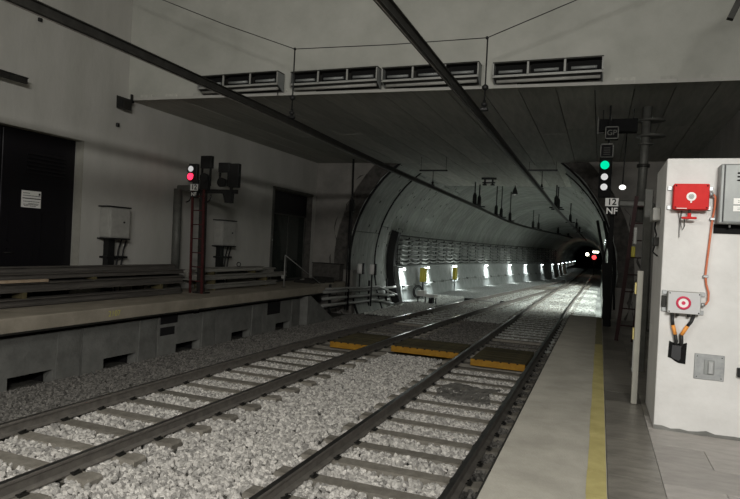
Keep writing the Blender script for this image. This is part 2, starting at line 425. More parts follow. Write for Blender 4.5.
# lining: rings, the near ones in segments
lin = thing('wall_tunnel', (-4.8, 23.6, -1.2), None, None, kind='structure')
def ringseg(y0, y1, t0, t1, n, thick, name, m, parent, inset=0):
    mb = MB(); vs = []; fs = []
    for (y, ) in ((y0,), (y1,)):
        c, R_ = tc((y0+y1)/2 if False else y); 
        for i in range(n+1):
            t = t0+(t1-t0)*i/n
            vs.append((c+(R_-inset)*math.cos(t), y, CZ+(R_-inset)*math.sin(t)))
        for i in range(n+1):
            t = t0+(t1-t0)*i/n
            vs.append((c+(R_+thick)*math.cos(t), y, CZ+(R_+thick)*math.sin(t)))
    N_ = n+1
    for i in range(n):
        fs += [(i, i+1, 2*N_+i+1, 2*N_+i), (N_+i, 3*N_+i, 3*N_+i+1, N_+i+1), (i, N_+i, N_+i+1, i+1), (2*N_+i, 2*N_+i+1, 3*N_+i+1, 3*N_+i)]
    fs += [(0, 2*N_, 3*N_, N_), (n, N_+n, 3*N_+n, 2*N_+n)]
    mb.add(vs, fs); return mb.build(name, m, parent)
TA, TB = PI+.44, -.44
ys = [23.6, 26.7, 28.0]
y = 28.0
while y < 80: ys.append(y+1.25); y += 1.25
for r, (a, b) in enumerate(zip(ys[:-1], ys[1:])):
    g = .036 if b < 29 else .012
    if r < 9:
        ns = 7; off = .12*(r % 2)
        cuts = [TA]+[TA-(TA-TB)*(k+off+.2)/ns for k in range(1, ns)]+[TB]
        for k in range(ns):
            ringseg(a+g, b-g, cuts[k]-.003, cuts[k+1]+.003, 7, .3, 'lining_segment', M_lining, lin, inset=rs.uniform(0, .012))
    else:
        ringseg(a+g, b-g, TA, TB, 40, .3, 'lining_ring', M_lining, lin, inset=rs.uniform(0, .012))
y = ys[-1]
while y < 150:
    ringseg(y, y+6.0, TA, TB, 36, .3, 'lining_ring', M_lining, lin); y += 6.0
ringseg(23.55, 62, TA, TB, 40, .33, 'joint_fill', M_dark, lin, inset=-.06) if False else None
# dark sealing behind the joints
mb = MB(); vs = []; fs = []; Y_ = [23.6+1.5*k for k in range(38)]
for y in Y_:
    c, R_ = tc(max(y, 23.7)); R_ += .10
    for i in range(37):
        t = TA+(TB-TA)*i/36; vs.append((c+R_*math.cos(t), y, CZ+R_*math.sin(t)))
for j in range(len(Y_)-1):
    for i in range(36): fs.append((j*37+i, j*37+i+1, (j+1)*37+i+1, (j+1)*37+i))
mb.add(vs, fs).build('joint_seal', M_dark, lin)
MB().box(-12, 4, 149.5, 150, -2, 7).build('wall_tunnel_end', M_dark, kind='structure')
for yb in (23.66, 26.7):
    mb = MB(); vs = []; fs = []; n = 44
    for i in range(n+1):
        t = TA+(TB-TA)*i/n
        for (R_, y) in ((5.40, yb-.05), (5.325, yb-.045), (5.325, yb+.045), (5.40, yb+.05)):
            vs.append((-4.8+R_*math.cos(t), y, CZ+R_*math.sin(t)))
    for i in range(n):
        for k in range(3): fs.append((i*4+k, (i+1)*4+k, (i+1)*4+k+1, i*4+k+1))
    mb.add(vs, fs).build('joint_gasket', M_dark, lin)
# bolt pockets of the near rings
mb = MB()
for r, (a, b) in enumerate(zip(ys[:9], ys[1:10])):
    for k in range(26):
        t = PI+.1-k*.13
        for yy in ([a+.35, (a+b)/2, b-.35] if b-a > 1.5 else [a+.25, b-.3]):
            if rs.rand() < .45: continue
            c, R_ = tc(yy); tt = t+rs.uniform(-.03, .03)
            p = Vector((c+R_*math.cos(tt), yy+rs.uniform(-.1, .1), CZ+R_*math.sin(tt))); nr = Vector((math.cos(tt), 0, math.sin(tt)))
            mb.obox(p-nr*.012, p+nr*.02, .13, .08, up=(0, 1, 0))
mb.build('bolt_pockets', M_dark, lin, kind='stuff')
# inner jamb ring, dark, where the lining narrows
mb = MB(); n = 14; vs = []; fs = []
for i in range(n+1):
    t = PI+.42-.72*i/n
    for (R_, c0, y) in ((5.37, -4.8, 28.42), (4.98, -4.79, 28.42), (4.98, -4.79, 28.8)):
        vs.append((c0+R_*math.cos(t), y, CZ+R_*math.sin(t)))
for i in range(n):
    for k in range(2): fs.append((i*3+k, (i+1)*3+k, (i+1)*3+k+1, i*3+k+1))
mb.add(vs, fs).build('trim_2', M_black, kind='structure')

# plinth under the cable racks, in bays
for k in range(34):
    y0 = 28.6+k*2.0; y1 = y0+1.985; s0, s1 = shift(y0), shift(y1)
    sec = [(-10.1, .62), (-9.62, .62), (-9.56, .52), (-9.25, -1.2), (-10.1, -1.2)]
    vs = [(x+s0, y0, z) for (x, z) in sec]+[(x+s1, y1, z) for (x, z) in sec]
    fs = [(0,1,2,3,4), (9,8,7,6,5)]+[(i, i+5, (i+1) % 5+5, (i+1) % 5) for i in range(5)]
    MB().add(vs, fs).build('plinth_bay', M_plinth, lin)
# low kerb and ground
MB().box(-7.4, 3.2, -9, 28.6, -1.5, -1.165).prism([(-12.2, -1.6), (-7.4, -1.6), (-7.4, -1.165), (-9.2, -1.40), (-12.2, -1.42)], 'Y', -9, 28.6).build('ground', M_ground, kind='structure')
MB().box(-12.2, 3.2, 28.6, 150, -1.5, -1.15).build('ground_tunnel', M_tground, kind='structure')

# --- left platform
lp = MB().prism([(-9.62, -.02), (-9.64, 0), (XW, 0), (XW, -.27), (-9.62, -.27)], 'Y', -8, 20.0).prism([(-10.15, 0), (XW, 0), (XW, -.27), (-10.15, -.27)], 'Y', 20.0, 23.4)
lp = lp.build('floor_left_platform', M_slabL, kind='structure')
MB().box(-9.66, -9.60, -8, 20, -.30, -.262).build('shadow_strip', M_dkmetal, lp)  # dark strip painted in as the shadow line under the slab lip
MB().box(-10.9, -10.6, -8, 20, -1.4, -.3).build('wall_platform_left', M_dark, kind='structure')  # near-black colour stands in for shade behind the face units
face = thing('wall_platform_face', (-9.9, 8, -1.4), None, None, kind='structure')
PW = 2.37
for k in range(-5, 5):
    y1 = 8.53+PW*(k-0)+0; y1 = 8.53+2.33*k if k < 1 else [10.75, 13.08, 15.5, 18.0][k-1]
    y0 = y1-(2.33 if k < 1 else [2.22, 2.33, 2.42, 2.5][k-1])
    hw = .95
    o = .12   # hole sits towards the far end of each unit
    ye = y1+.70
    ys0 = ye-(y1-y0)
    poly = [(ys0+.012, -1.47), (y1-hw, -1.47), (y1-hw, -1.13), (y1, -1.13), (y1, -1.47), (ye-.012, -1.47), (ye-.012, -.40)]
    if k == 2-0-0 and False: pass
    # notch in the upper edge of two units
    if k in (1,):
        poly += [(ys0+1.53, -.30), (ys0+1.53, -.62), (ys0+1.1, -.62), (ys0+1.1, -.30)] if False else []
    poly += [(ys0+.012, -.40)]
    MB().prism(poly, 'X', -10.12, -9.86).build('concrete_unit', M_pier, face)
    MB().prism([(y1+.05, -1.47), (y1+.62, -1.47), (y1+.60, -.42), (y1+.08, -.42)], 'X', -9.87, -9.83).build('buttress', M_pier, face)
    MB().box(-10.6, -10.1, y1-hw-.1, y1-hw, -1.47, -1.1).box(-10.6, -10.1, y1, y1+.1, -1.47, -1.1).build('duct_cheek', M_dark, face)
for (a, b, z0, z1) in ((11.53, 12.15, -.58, -.36), (11.53, 12.05, -.86, -.66), (16.49, 17.29, -.80, -.40), (12.75, 13.0, -.42, -.33)):
    MB().box(-9.87, -9.852, a, b, z0, z1).build('socket_hole', M_dark, face)
# sloped end wing
MB().prism([(18.7, -1.42), (21.2, -1.42), (20.6, -1.15), (18.95, -.32), (18.7, -.32)], 'X', -9.9, -9.55).build('wing_wall', M_pier, face)
# paint mark on the slab edge
txt('paint_mark', '2107', .17, mat('fresh_yellow', (.55, .50, .10), .6), (-9.612, 9.80, -.13), (PI/2, 0, PI/2), None); o_ = bpy.data.objects['paint_mark']; tag(o_, 'small faded yellow painted digits on the far platform edge', 'marking')

# ================================================================== TRACK
def bend(y): return 4.6*ss(8, 84, y)        # the far-side track swings over towards the near one
RP = [(-.033,0),(.033,0),(.036,-.012),(.034,-.036),(.009,-.052),(.009,-.138),(.070,-.156),(.070,-.17),(-.070,-.17),(-.070,-.156),(-.009,-.138),(-.009,-.052),(-.034,-.036),(-.036,-.012)]
def rail(x0, fb, parent, y0=-2, y1=62, lab=None):
    pts = []; y = y0
    while y <= y1: pts.append((x0+fb(y), y, -.92)); y += 1.0 if y > 20 else 2.0
    mb = MB().sweep(RP, pts)
    r = mb.build('rail', [M_rail, M_railtop], parent)
    # running surface
    n = len(RP)
    mis = []
    for p in r.data.polygons:
        c = p.center.z; mis.append(1 if (p.normal.z > .7 and c > .165) else 0)
    r.data.polygons.foreach_set('material_index', mis)
    if lab: r['label'] = lab
    return r
def sleeper_mesh(L_=2.42):
    prof = [(-.125, -.2), (.125, -.2), (.10, 0), (-.10, 0)]
    mb = MB(); h = L_/2
    vs = []
    for x, dz in ((-h, -.01), (-h+.02, .018), (-h+.17, .018), (-.98, 0), (.98, 0), (h-.17, .018), (h-.02, .018), (h, -.01)):
        for (y, z) in prof: vs.append((x, y, z+(dz if z > -.1 else 0)))
    fs = []
    for i in range(7):
        for k in range(4): fs.append((i*4+k, i*4+(k+1) % 4, (i+1)*4+(k+1) % 4, (i+1)*4+k))
    fs += [(3, 2, 1, 0), (28, 29, 30, 31)]
    mb.add(vs, fs)
    me = bpy.data.meshes.new('sleeper'); me.from_pydata(mb.v, [], mb.f); me.materials.append(M_sleeper)
    bm = bmesh.new(); bm.from_mesh(me); bmesh.ops.recalc_face_normals(bm, faces=bm.faces); bm.to_mesh(me); bm.free()
    return me
SM = sleeper_mesh()
def track(label, xl, xr, fb, y_first, pitch, y_end, y_rail_end):
    c = (xl+xr)/2
    t = thing('railway_track', (c, 4, -1.1), label, 'railway track', 'railway tracks')
    rail(xl, fb, t, y1=y_rail_end); rail(xr, fb, t, y1=y_rail_end)
    clips = MB(); sl = []
    y = y_first
    while y < y_end:
        s = place('sleeper', SM, (c+fb(y), y, -1.092), t); s.rotation_euler = (0, 0, rs.uniform(-.008, .008)); sl.append(y)
        if 3 < y < 24:
            for xx in (xl+fb(y), xr+fb(y)):
                for sd in (-1, 1):
                    clips.tube([(xx+sd*.062, y-.05, -1.075), (xx+sd*.10, y-.03, -1.055), (xx+sd*.10, y+.03, -1.05), (xx+sd*.062, y+.05, -1.075)], .010, 5)
                    clips.box(xx+sd*.085, xx+sd*.125, y-.055, y+.055, -1.095, -1.07)
        y += pitch
    clips.build('rail_clips', M_dkmetal, t, kind='stuff')
    return sl
SL_L = track('track beside the far platform, dark rails bending over in the tunnel', -7.035, -5.385, bend, 2.98, .655, 52, 64)
SL_R = track('track beside the near platform, dark rails running straight into the tunnel', -3.035, -1.37, lambda y: .45*ss(25, 75, y), 2.85, .655, 66, 140)

# ballast: loose stones scattered over the bed between the sleepers
def rock_group():
    ng = bpy.data.node_groups.new('stone_scatter', 'GeometryNodeTree')
    ng.interface.new_socket('Geometry', in_out='INPUT', socket_type='NodeSocketGeometry')
    for nm, d in (('Density', 300.), ('Size', .03)):
        s = ng.interface.new_socket(nm, in_out='INPUT', socket_type='NodeSocketFloat'); s.default_value = d
    ng.interface.new_socket('Material', in_out='INPUT', socket_type='NodeSocketMaterial')
    ng.interface.new_socket('Geometry', in_out='OUTPUT', socket_type='NodeSocketGeometry')
    N = ng.nodes; L = ng.links
    gi = N.new('NodeGroupInput'); go = N.new('NodeGroupOutput')
    dp = N.new('GeometryNodeDistributePointsOnFaces'); L.new(gi.outputs['Geometry'], dp.inputs['Mesh']); L.new(gi.outputs['Density'], dp.inputs['Density'])
    jn = N.new('GeometryNodeJoinGeometry')
    for k in range(5):
        ic = N.new('GeometryNodeMeshIcoSphere'); ic.inputs['Subdivisions'].default_value = 2 if k < 3 else 1; ic.inputs['Radius'].default_value = 1
        ps = N.new('GeometryNodeInputPosition'); ad = N.new('ShaderNodeVectorMath'); ad.operation = 'ADD'; ad.inputs[1].default_value = (k*7.3, k*3.1, k*5.7)
        L.new(ps.outputs[0], ad.inputs[0])
        vo = N.new('ShaderNodeTexVoronoi'); vo.inputs['Scale'].default_value = 1.1; L.new(ad.outputs[0], vo.inputs['Vector'])
        nz = N.new('ShaderNodeTexNoise'); nz.inputs['Scale'].default_value = 1.2; L.new(ad.outputs[0], nz.inputs['Vector'])
        sb = N.new('ShaderNodeVectorMath'); sb.operation = 'SUBTRACT'; L.new(nz.outputs['Color'], sb.inputs[0]); sb.inputs[1].default_value = (.5, .5, .5)
        sc_ = N.new('ShaderNodeVectorMath'); sc_.operation = 'SCALE'; L.new(sb.outputs[0], sc_.inputs[0]); sc_.inputs['Scale'].default_value = 1.6
        sp = N.new('GeometryNodeSetPosition'); L.new(ic.outputs['Mesh'], sp.inputs['Geometry']); L.new(sc_.outputs[0], sp.inputs['Offset'])
        sm = N.new('GeometryNodeSetMaterial'); L.new(sp.outputs[0], sm.inputs['Geometry']); L.new(gi.outputs['Material'], sm.inputs['Material'])
        ss_ = N.new('GeometryNodeSetShadeSmooth'); L.new(sm.outputs[0], ss_.inputs['Geometry']); ss_.inputs['Shade Smooth'].default_value = False
        g2 = N.new('GeometryNodeGeometryToInstance'); L.new(ss_.outputs[0], g2.inputs[0]); L.new(g2.outputs[0], jn.inputs[0])
    ip = N.new('GeometryNodeInstanceOnPoints'); L.new(dp.outputs['Points'], ip.inputs['Points']); L.new(jn.outputs[0], ip.inputs['Instance'])
    ip.inputs['Pick Instance'].default_value = True
    rv = N.new('FunctionNodeRandomValue'); rv.data_type = 'FLOAT_VECTOR'; rv.inputs['Max'].default_value = (6.28, 6.28, 6.28)
    L.new(rv.outputs['Value'], ip.inputs['Rotation'])
    r2 = N.new('FunctionNodeRandomValue'); r2.data_type = 'FLOAT_VECTOR'; r2.inputs['Min'].default_value = (.6, .6, .5); r2.inputs['Max'].default_value = (1.35, 1.3, 1.05); r2.inputs['Seed'].default_value = 5
    s2 = N.new('ShaderNodeVectorMath'); s2.operation = 'SCALE'; L.new(r2.outputs['Value'], s2.inputs[0]); L.new(gi.outputs['Size'], s2.inputs['Scale'])
    L.new(s2.outputs[0], ip.inputs['Scale']); L.new(ip.outputs[0], go.inputs['Geometry'])
    return ng
NG = rock_group()
def ballast(rects, density, size, m, label, seed=0):
    mb = MB()
    for (x0, x1, y0, y1, z, *zz) in rects:
        nx = max(1, int((x1-x0)/.35)); ny = max(1, int((y1-y0)/.35))
        vs = []; fs = []
        for j in range(ny+1):
            for i in range(nx+1): vs.append((x0+(x1-x0)*i/nx, y0+(y1-y0)*j/ny, z+((zz[0]-z)*(1-i/nx)**.8 if zz else 0)+rs.uniform(-.012, .012)))
        for j in range(ny):
            for i in range(nx): fs.append((j*(nx+1)+i, j*(nx+1)+i+1, (j+1)*(nx+1)+i+1, (j+1)*(nx+1)+i))
        mb.add(vs, fs)
    ob = mb.build('ballast', m, None, label, 'ballast', 'ballast stones', 'stuff')
    md = ob.modifiers.new('scatter', 'NODES'); md.node_group = NG
    for it in NG.interface.items_tree:
        if it.item_type == 'SOCKET' and it.in_out == 'INPUT':
            if it.name == 'Density': md[it.identifier] = float(density)
            if it.name == 'Size': md[it.identifier] = float(size)
            if it.name == 'Material': md[it.identifier] = m
    return ob
def strips(xl, xr, sl, y0, y1, fb=lambda y: 0, z=-1.125):
    out = []
    for a, b in zip(sl[:-1], sl[1:]):
        if a > y0 and b < y1: out.append((xl+fb(a), xr+fb(a), a+.105, b-.105, z))
    return out
ballast(strips(-7.0, -5.42, SL_L, 2.5, 13.9), 560, .032, M_stone, 'pale crushed stones between the rails beside the far platform')
ballast(strips(-3.0, -1.40, SL_R, 2.5, 13.7), 560, .032, M_stone, 'pale crushed stones between the rails beside the near platform')
mid = [(-4.94, -3.48, 2.5, 14.2, -1.14)]+strips(-5.36, -4.94, SL_L, 2.5, 13.9, z=-1.14)+strips(-3.48, -3.06, SL_R, 2.5, 13.9, z=-1.14)
ballast(mid, 560, .033, M_stone, 'broad bed of pale crushed stones between the two tracks')
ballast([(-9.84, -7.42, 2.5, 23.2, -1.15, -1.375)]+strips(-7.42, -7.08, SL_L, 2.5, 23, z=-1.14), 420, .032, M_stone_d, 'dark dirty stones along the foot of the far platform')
ballast(strips(-1.33, -.98, SL_R, 2.5, 16.9, z=-1.13)+[(-.98, -.46, 2.5, 16.9, -1.14)], 420, .032, M_stone_d, 'dark stones in the slot between rail and near platform')  # stone colour darkened to stand in for the platform edge's shadow
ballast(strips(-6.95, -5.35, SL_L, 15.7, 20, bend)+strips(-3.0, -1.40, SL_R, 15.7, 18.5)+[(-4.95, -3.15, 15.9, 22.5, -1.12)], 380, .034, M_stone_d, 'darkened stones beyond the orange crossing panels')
ballast(strips(-7.0, -5.42, SL_L, 19.4, 46, bend)+strips(-3.0, -1.40, SL_R, 18, 56)+[(-4.95, -3.15, 22.5, 27, -1.12), (-4.6, -3.1, 27, 36, -1.12), (-4.0, -3.1, 36, 46, -1.12), (-8.7, -7.2, 22, 34, -1.13), (-1.3, -.1, 17, 50, -1.12)], 260, .040, M_stone_t, 'pale lamp-lit stones inside the tunnel')
# oily rag-like litter on the near track
mb = MB(); vs = []; fs = []; nx, ny = 22, 16
for j in range(ny+1):
    for i in range(nx+1):
        u, v = i/nx, j/ny; e = min(u, 1-u, v, 1-v)
        vs.append((-2.85+1.2*u+.06*math.sin(v*9), 10.3+1.6*v+.1*math.sin(u*7), -1.12+(.03*rs.rand()+.02 if e > .08 else -.03)))
for j in range(ny):
    for i in range(nx): fs.append((j*(nx+1)+i, j*(nx+1)+i+1, (j+1)*(nx+1)+i+1, (j+1)*(nx+1)+i))
mb.add(vs, fs).build('oily_debris', mat('oily_black', (.09, .085, .078), .7, col2=(.26, .25, .23), scale=9), label='black oily debris lying between the rails of the near track', cat='debris')

# crossing panels
def panel(x0, x1, y0, y1, label):
    t = thing('crossing_panel', ((x0+x1)/2, (y0+y1)/2, -1.09), label, 'crossing panel', 'timber crossing panels')
    n = 6; wv = (y1-y0-.05)/n
    for k in range(n):
        MB().box(x0, x1, y0+.05+k*wv+.006, y0+.05+(k+1)*wv-.006, -1.085, -.925+rs.uniform(-.006, .004), .008).build('board', M_wood, t)
    MB().box(x0-.005, x1+.005, y0, y0+.05, -1.08, -.93, .006).build('nosing', M_orange, t, label='bright orange front nosing')
    mb = MB(); x = x0+.1
    while x < x1-.1: mb.box(x, x+.045, y0-.002, y0+.03, -.945, -.925); x += .19
    mb.build('nosing_slots', M_dark, t)
panel(-6.40, -5.36, 13.9, 15.75, 'orange-edged timber panel between the rails beside the far platform')
panel(-4.86, -3.12, 14.3, 15.8, 'orange-edged timber panel lying between the two tracks')
panel(-2.70, -1.46, 13.75, 15.75, 'orange-edged timber panel between the rails beside the near platform')

# ================================================================== OVERHEAD LINE
BP = [(1.2*a_, 1.2*b_) for (a_, b_) in [(-.045, .055), (.045, .055), (.045, .045), (.020, .038), (.020, -.030), (.030, -.050), (.012, -.058), (-.012, -.058), (-.030, -.050), (-.020, -.030), (-.020, .038), (-.045, .045)]]
def lerp_path(pts, y):
    for (a, b) in zip(pts[:-1], pts[1:]):
        if a[1] <= y <= b[1]:
            t = (y-a[1])/(b[1]-a[1]); return Vector(a).lerp(Vector(b), t)
    return Vector(pts[-1])
PL = [(-6.1, -3, 4.11), (-6.1, 5.5, 4.11), (-6.1, 10, 4.09), (-6.1, 13.3, 4.02), (-6.1, 17, 3.97), (-6.1, 21.5, 3.95), (-6.1, 29, 3.90), (-6.1, 41, 3.76), (-5.8, 48, 3.74), (-5.1, 55, 3.72), (-4.2, 62, 3.71), (-3.0, 75, 3.7)]
PR = [(-2.2, -3, 4.11), (-2.2, 5.6, 4.11), (-2.2, 10.9, 4.09), (-2.2, 17, 4.03), (-2.2, 23, 4.01), (-2.2, 31, 3.92), (-2.1, 47, 3.9), (-1.9, 90, 3.8)]
for (P_, lab) in ((PL, 'dark rigid conductor bar hanging over the far-platform track'), (PR, 'dark rigid conductor bar hanging over the near-platform track')):
    t = thing('overhead_bar', (P_[1][0], P_[1][1], P_[1][2]), lab, 'conductor bar', 'rigid overhead conductor bars')
    pts = [lerp_path(P_, -3+k*1.5) for k in range(int((P_[-1][1]+3)/1.5))]
    MB().sweep(BP, pts).build('bar', M_dkmetal, t)
    MB().tube([p+Vector((0, 0, -.074)) for p in pts], .008, 6).build('contact_wire', M_rail, t)
    for yy in (2.4, 8.9, 15.3, 21.6):
        p = lerp_path(P_, yy)
        MB().box(p.x-.03, p.x+.03, yy-.25, yy+.25, p.z-.025, p.z+.03).build('splice_plate', M_dkmetal, t)
def dropper(x, y, ztop, zb, name, label, group, arm=None, parts_small=False):
    t = thing(name, (x, y, zb), label, 'hanger', group)
    MB().tube([(x, y, zb+.18), (x, y, ztop)], .014, 6).build('rod', M_black, t)
    MB().tube([(x, y, zb+.05), (x, y, zb+.09), (x, y, zb+.10), (x, y, zb+.14), (x, y, zb+.15), (x, y, zb+.2)], [.03, .03, .055, .055, .03, .025], 10).build('insulator', M_black, t)
    MB().box(x-.07, x+.07, y-.04, y+.04, zb+.0, zb+.06, .01).build('clamp', M_black, t)
    if arm:
        MB().box(x-arm, x+arm, y-.03, y+.03, ztop-.06, ztop).build('cross_arm', M_black, t)
        for sx in (-1, 1): MB().tube([(x+sx*arm*.9, y, ztop-.01), (x+sx*arm*.9, y, SOF)], .008, 5).build('stay_rod', M_dkmetal, t)
    return t
for (P_, y, zt, where) in ((PL, 10.7, 5.56, 'far'), (PR, 10.7, 5.47, 'near')):
    p = lerp_path(P_, y)+Vector((.05 if where == 'far' else .11, 0, 0)); t = dropper(p.x, y, zt, p.z+.05, 'bar_hanger', 'thin hanger with insulator dropping to the %s-platform conductor bar before the header wall' % where, 'hangers of the conductor bars')
    MB().tube([(p.x, y, p.z+.42), (p.x, y, p.z+.46), (p.x, y, p.z+.50), (p.x, y, p.z+.54)], [.012, .06, .06, .012], 10).build('shed', M_black, t)
for (P_, y, where, za) in ((PL, 21.9, 'far', 4.62), (PR, 23.3, 'near', 4.82)):
    p = lerp_path(P_, y); dropper(p.x, y, za, p.z+.05, 'bar_hanger', 'hanger with wide cross arm under the soffit over the %s-platform track' % where, 'hangers of the conductor bars', arm=.55)
ORD = 'first second third fourth fifth sixth seventh eighth ninth tenth eleventh twelfth thirteenth fourteenth fifteenth sixteenth seventeenth eighteenth nineteenth twentieth twenty-first twenty-second twenty-third twenty-fourth twenty-fifth twenty-sixth twenty-seventh'.split()
for (P_, ys_, where) in ((PL, (30.0, 31.2, 36.7, 38.7, 42.3, 51.7, 54, 63, 70), 'far'), (PR, (31.2, 32.4, 44.6, 55, 62), 'near')):
    for q, y in enumerate(ys_):
        p = lerp_path(P_, y); c, R_ = tc(y); zt = min(SOF if y < 31.9 else 9, CZ+math.sqrt(max(.1, R_*R_-(p.x-c)**2))-.03)
        t = thing('vault_hanger', (p.x, y, p.z), 'dark insulated vault hanger over the %s-platform conductor bar, %s from the arch' % (where, ORD[q]), 'hanger', 'hangers in the tunnel vault over the %s track' % where)
        MB().tube([(p.x, y, p.z+.65), (p.x, y, zt)], .035, 6).build('rod', M_black, t)
        MB().tube([(p.x, y, p.z+.06), (p.x, y, p.z+.12), (p.x, y, p.z+.55), (p.x, y, p.z+.68)], [.15, .11, .10, .04], 8).build('insulator', M_black, t)
        MB().box(p.x-.32, p.x+.32, y-.05, y+.05, p.z+.04, p.z+.1).build('clamp', M_black, t)
# cross-span wires with stays
sp = thing('span_wire', (-4, 10.7, 5.5), 'thin black span wire stretched level across the pale header wall', 'wire')
MB().tube([(-6.05, 10.7, 5.56), (-4, 10.7, 5.49), (-2.1, 10.7, 5.47)], .009, 5).build('wire', M_black, sp)
MB().tube([(-6.05, 10.7, 5.56), (-7.8, 10.7, 6.22), (-12.0+.2, 10.7, 7.88)], .009, 5).build('stay', M_black, sp)
MB().tube([(-2.1, 10.7, 5.47), (-.67, 10.7, 5.97), (2.8, 10.7, 7.2)], .009, 5).build('stay', M_black, sp)
for (x, z) in ((-6.05, 5.56), (-2.1, 5.47)): MB().sphere((x, 10.7, z), .03).build('ring', M_black, sp)
# bar ends hanging into the picture
t = thing('bar_stub', (-10.9, 8.6, 4.84), 'short pale bar end reaching in high on the left wall', 'bar')
MB().sweep(BP, [(-11.5, 4.5, 4.70), (-11.5, 8.98, 4.72)]).build('bar', M_dkmetal, t)
for y in (5, 7.2): MB().box(XW, -11.5, y-.03, y+.03, 4.76, 4.82).build('wall_bracket', M_dkmetal, t)
t = thing('hanging_strut', (1.5, 9, 4.83), 'dark strut end hanging down at the upper corner beside the right wall', 'strut')
MB().obox((1.45, 9, 4.84), (1.80, 9, 5.7), .09, .08).obox((1.80, 9, 5.7), (2.8, 9, 6.3), .08, .08).build('strut', M_dkmetal, t)
MB().box(2.72, 2.8, 8.9, 9.1, 6.1, 6.5).build('wall_plate', M_dkmetal, t)

# ================================================================== HEADER LIGHT FIXTURES (unlit)
def fixture(x0, x1, z0, label, holes=3):
    ym = hy((x0+x1)/2)-.035; z0 -= .03; t = thing('wall_luminaire', ((x0+x1)/2, ym, z0), label, 'light fixture', 'unlit luminaires along the header wall')
    h = .47; d = .30; zt = z0+h; y1 = ym; y0 = ym-d; zm = z0+.17
    MB().box(x0, x1, y0, y1, zt-.03, zt).box(x0, x1, y1-.02, y1, z0+.05, zt).build('housing', M_dkmetal, t)
    for x in (x0, x1-.025): MB().prism([(y0, zm), (y1, z0+.03), (y1, zt-.03), (y0, zt-.03)], 'X', x, x+.025).build('end_cap', M_cab, t)
    MB().box(x0, x1, y0-.012, y0+.012, zm-.03, zm+.015).build('lower_frame', M_ltgrey, t)
    MB().prism([(y0, zm-.03), (y0+.04, zm-.03), (y1, z0+.10), (y1, z0+.07)], 'X', x0+.03, x1-.03).build('reflector', M_dkmetal, t)
    MB().tube([(x0+.08, y0+.10, zm-.09), (x1-.05, y0+.10, zm-.09)], .035, 10).build('lower_tube', M_cabtop, t)
    w_ = (x1-x0)/holes
    for k in range(1, holes): MB().box(x0+k*w_-.02, x0+k*w_+.02, y0-.012, y0+.01, zm, zt-.03).build('mullion', M_ltgrey, t)
    MB().box(x0, x0+.03, y0-.012, y0+.01, zm, zt-.03).box(x1-.03, x1, y0-.012, y0+.01, zm, zt-.03).build('side_frame', M_ltgrey, t)
    for k in range(holes):
        MB().box(x0+k*w_+.05, x0+(k+1)*w_-.05, y0+.12, y0+.14, zm+.02, zt-.05).build('pane', M_ink, t)
        MB().tube([(x0+k*w_+.12, y0+.07, zm+.10), (x0+(k+1)*w_-.12, y0+.07, zm+.10)], .032, 8).build('lamp_tube', M_cab, t)
fixture(-9.50, -7.22, 5.145, 'unlit three-bay luminaire crossed by the conductor bar, furthest from the near platform')
fixture(-6.98, -4.79, 5.145, 'unlit three-bay luminaire just beside the thin hanger, second along the header wall')
fixture(-4.74, -2.56, 5.145, 'unlit three-bay luminaire half hidden behind the near conductor bar')
fixture(-2.30, -.12, 5.145, 'unlit three-bay luminaire standing apart from the others above the green signal')
# hooks under lip
mb = MB().tube([(-7.3, 12.2, 5.18), (-7.3, 12.2, 5.05)], .012, 6).build('wall_hook', M_black, label='small hook under the end of the first luminaire', cat='hook')

# left wall oddments
t = thing('loudspeaker', (-11.6, 11.85, 4.85), 'black box loudspeaker on a bracket high at the wall corner', 'loudspeaker')
MB().prism([(-11.76, 4.82), (-11.5, 4.78), (-11.5, 5.06), (-11.76, 5.14)], 'Y', 11.72, 11.98).build('box', M_dkmetal, t)
MB().prism([(-11.72, 4.86), (-11.54, 4.83), (-11.54, 5.02), (-11.72, 5.07)], 'Y', 11.705, 11.725).build('grille', M_black, t)
MB().box(-11.8, -11.5, 12.02, 12.06, 5.0, 5.06).box(-11.58, -11.54, 12.0, 12.06, 5.0, 5.22).build('bracket', M_black, t)
MB().box(XW, XW+.06, 9.40, 9.49, 6.18, 6.26, .01).build('wall_sensor', M_black, label='tiny black box high on the bare left wall above the stub bar', cat='sensor')
MB().box(XW, XW+.06, 11.76, 11.85, 4.34, 4.44, .01).build('wall_socket', M_black, label='tiny dark fitting below the corner loudspeaker', cat='fitting')

def cabinet(y0, y1, z0, z1, label):
    x0, x1 = XW, XW+.36; t = thing('wall_cabinet', (XW+.18, (y0+y1)/2, 0), label, 'cabinet', 'grey wall cabinets on the left wall')
    MB().box(x0+.02, x1, y0, y1, z0, z1, .012).build('body', M_cabtop, t)
    d = MB().box(x0+.06, x1-.03, y0-.018, y0, z0+.03, z1-.03, .006).build('door', M_cabtop, t)
    MB().box(x1, x1+.012, y0+.03, y1-.03, z0+.03, z1-.03, .005).build('side_plate', M_cabtop, t)
    MB().disc((x1+.02, y1-.22, (z0+z1)/2+.02), (1, 0, 0), .025, .02, 10).build('lock', M_black, t)
    MB().box(x0, x1+.05, y0-.05, y1-.02, z1, z1+.03).build('rain_hood', M_black, t)
    MB().box(x0, x1+.05, y0-.05, y1-.02, z0-.04, z0-.01).build('shelf', M_black, t)
    MB().box(x0+.05, x0+.22, y0+.12, y0+.32, .0, z0-.04).build('cable_riser', M_black, t)
    for k, yy in enumerate((y0+.45, y0+.62)):
        MB().tube([(x0+.2, yy+.12, z0-.04), (x0+.18, yy+.05, z0-.3), (x0+.18, yy-.02, .7), (x0+.18, yy-.02, 0)], .022, 6).build('cable', M_black, t)
    MB().box(x0+.0, x0+.25, y0+.05, y0+.75, .95, 1.0).build('cable_clip', M_black, t)
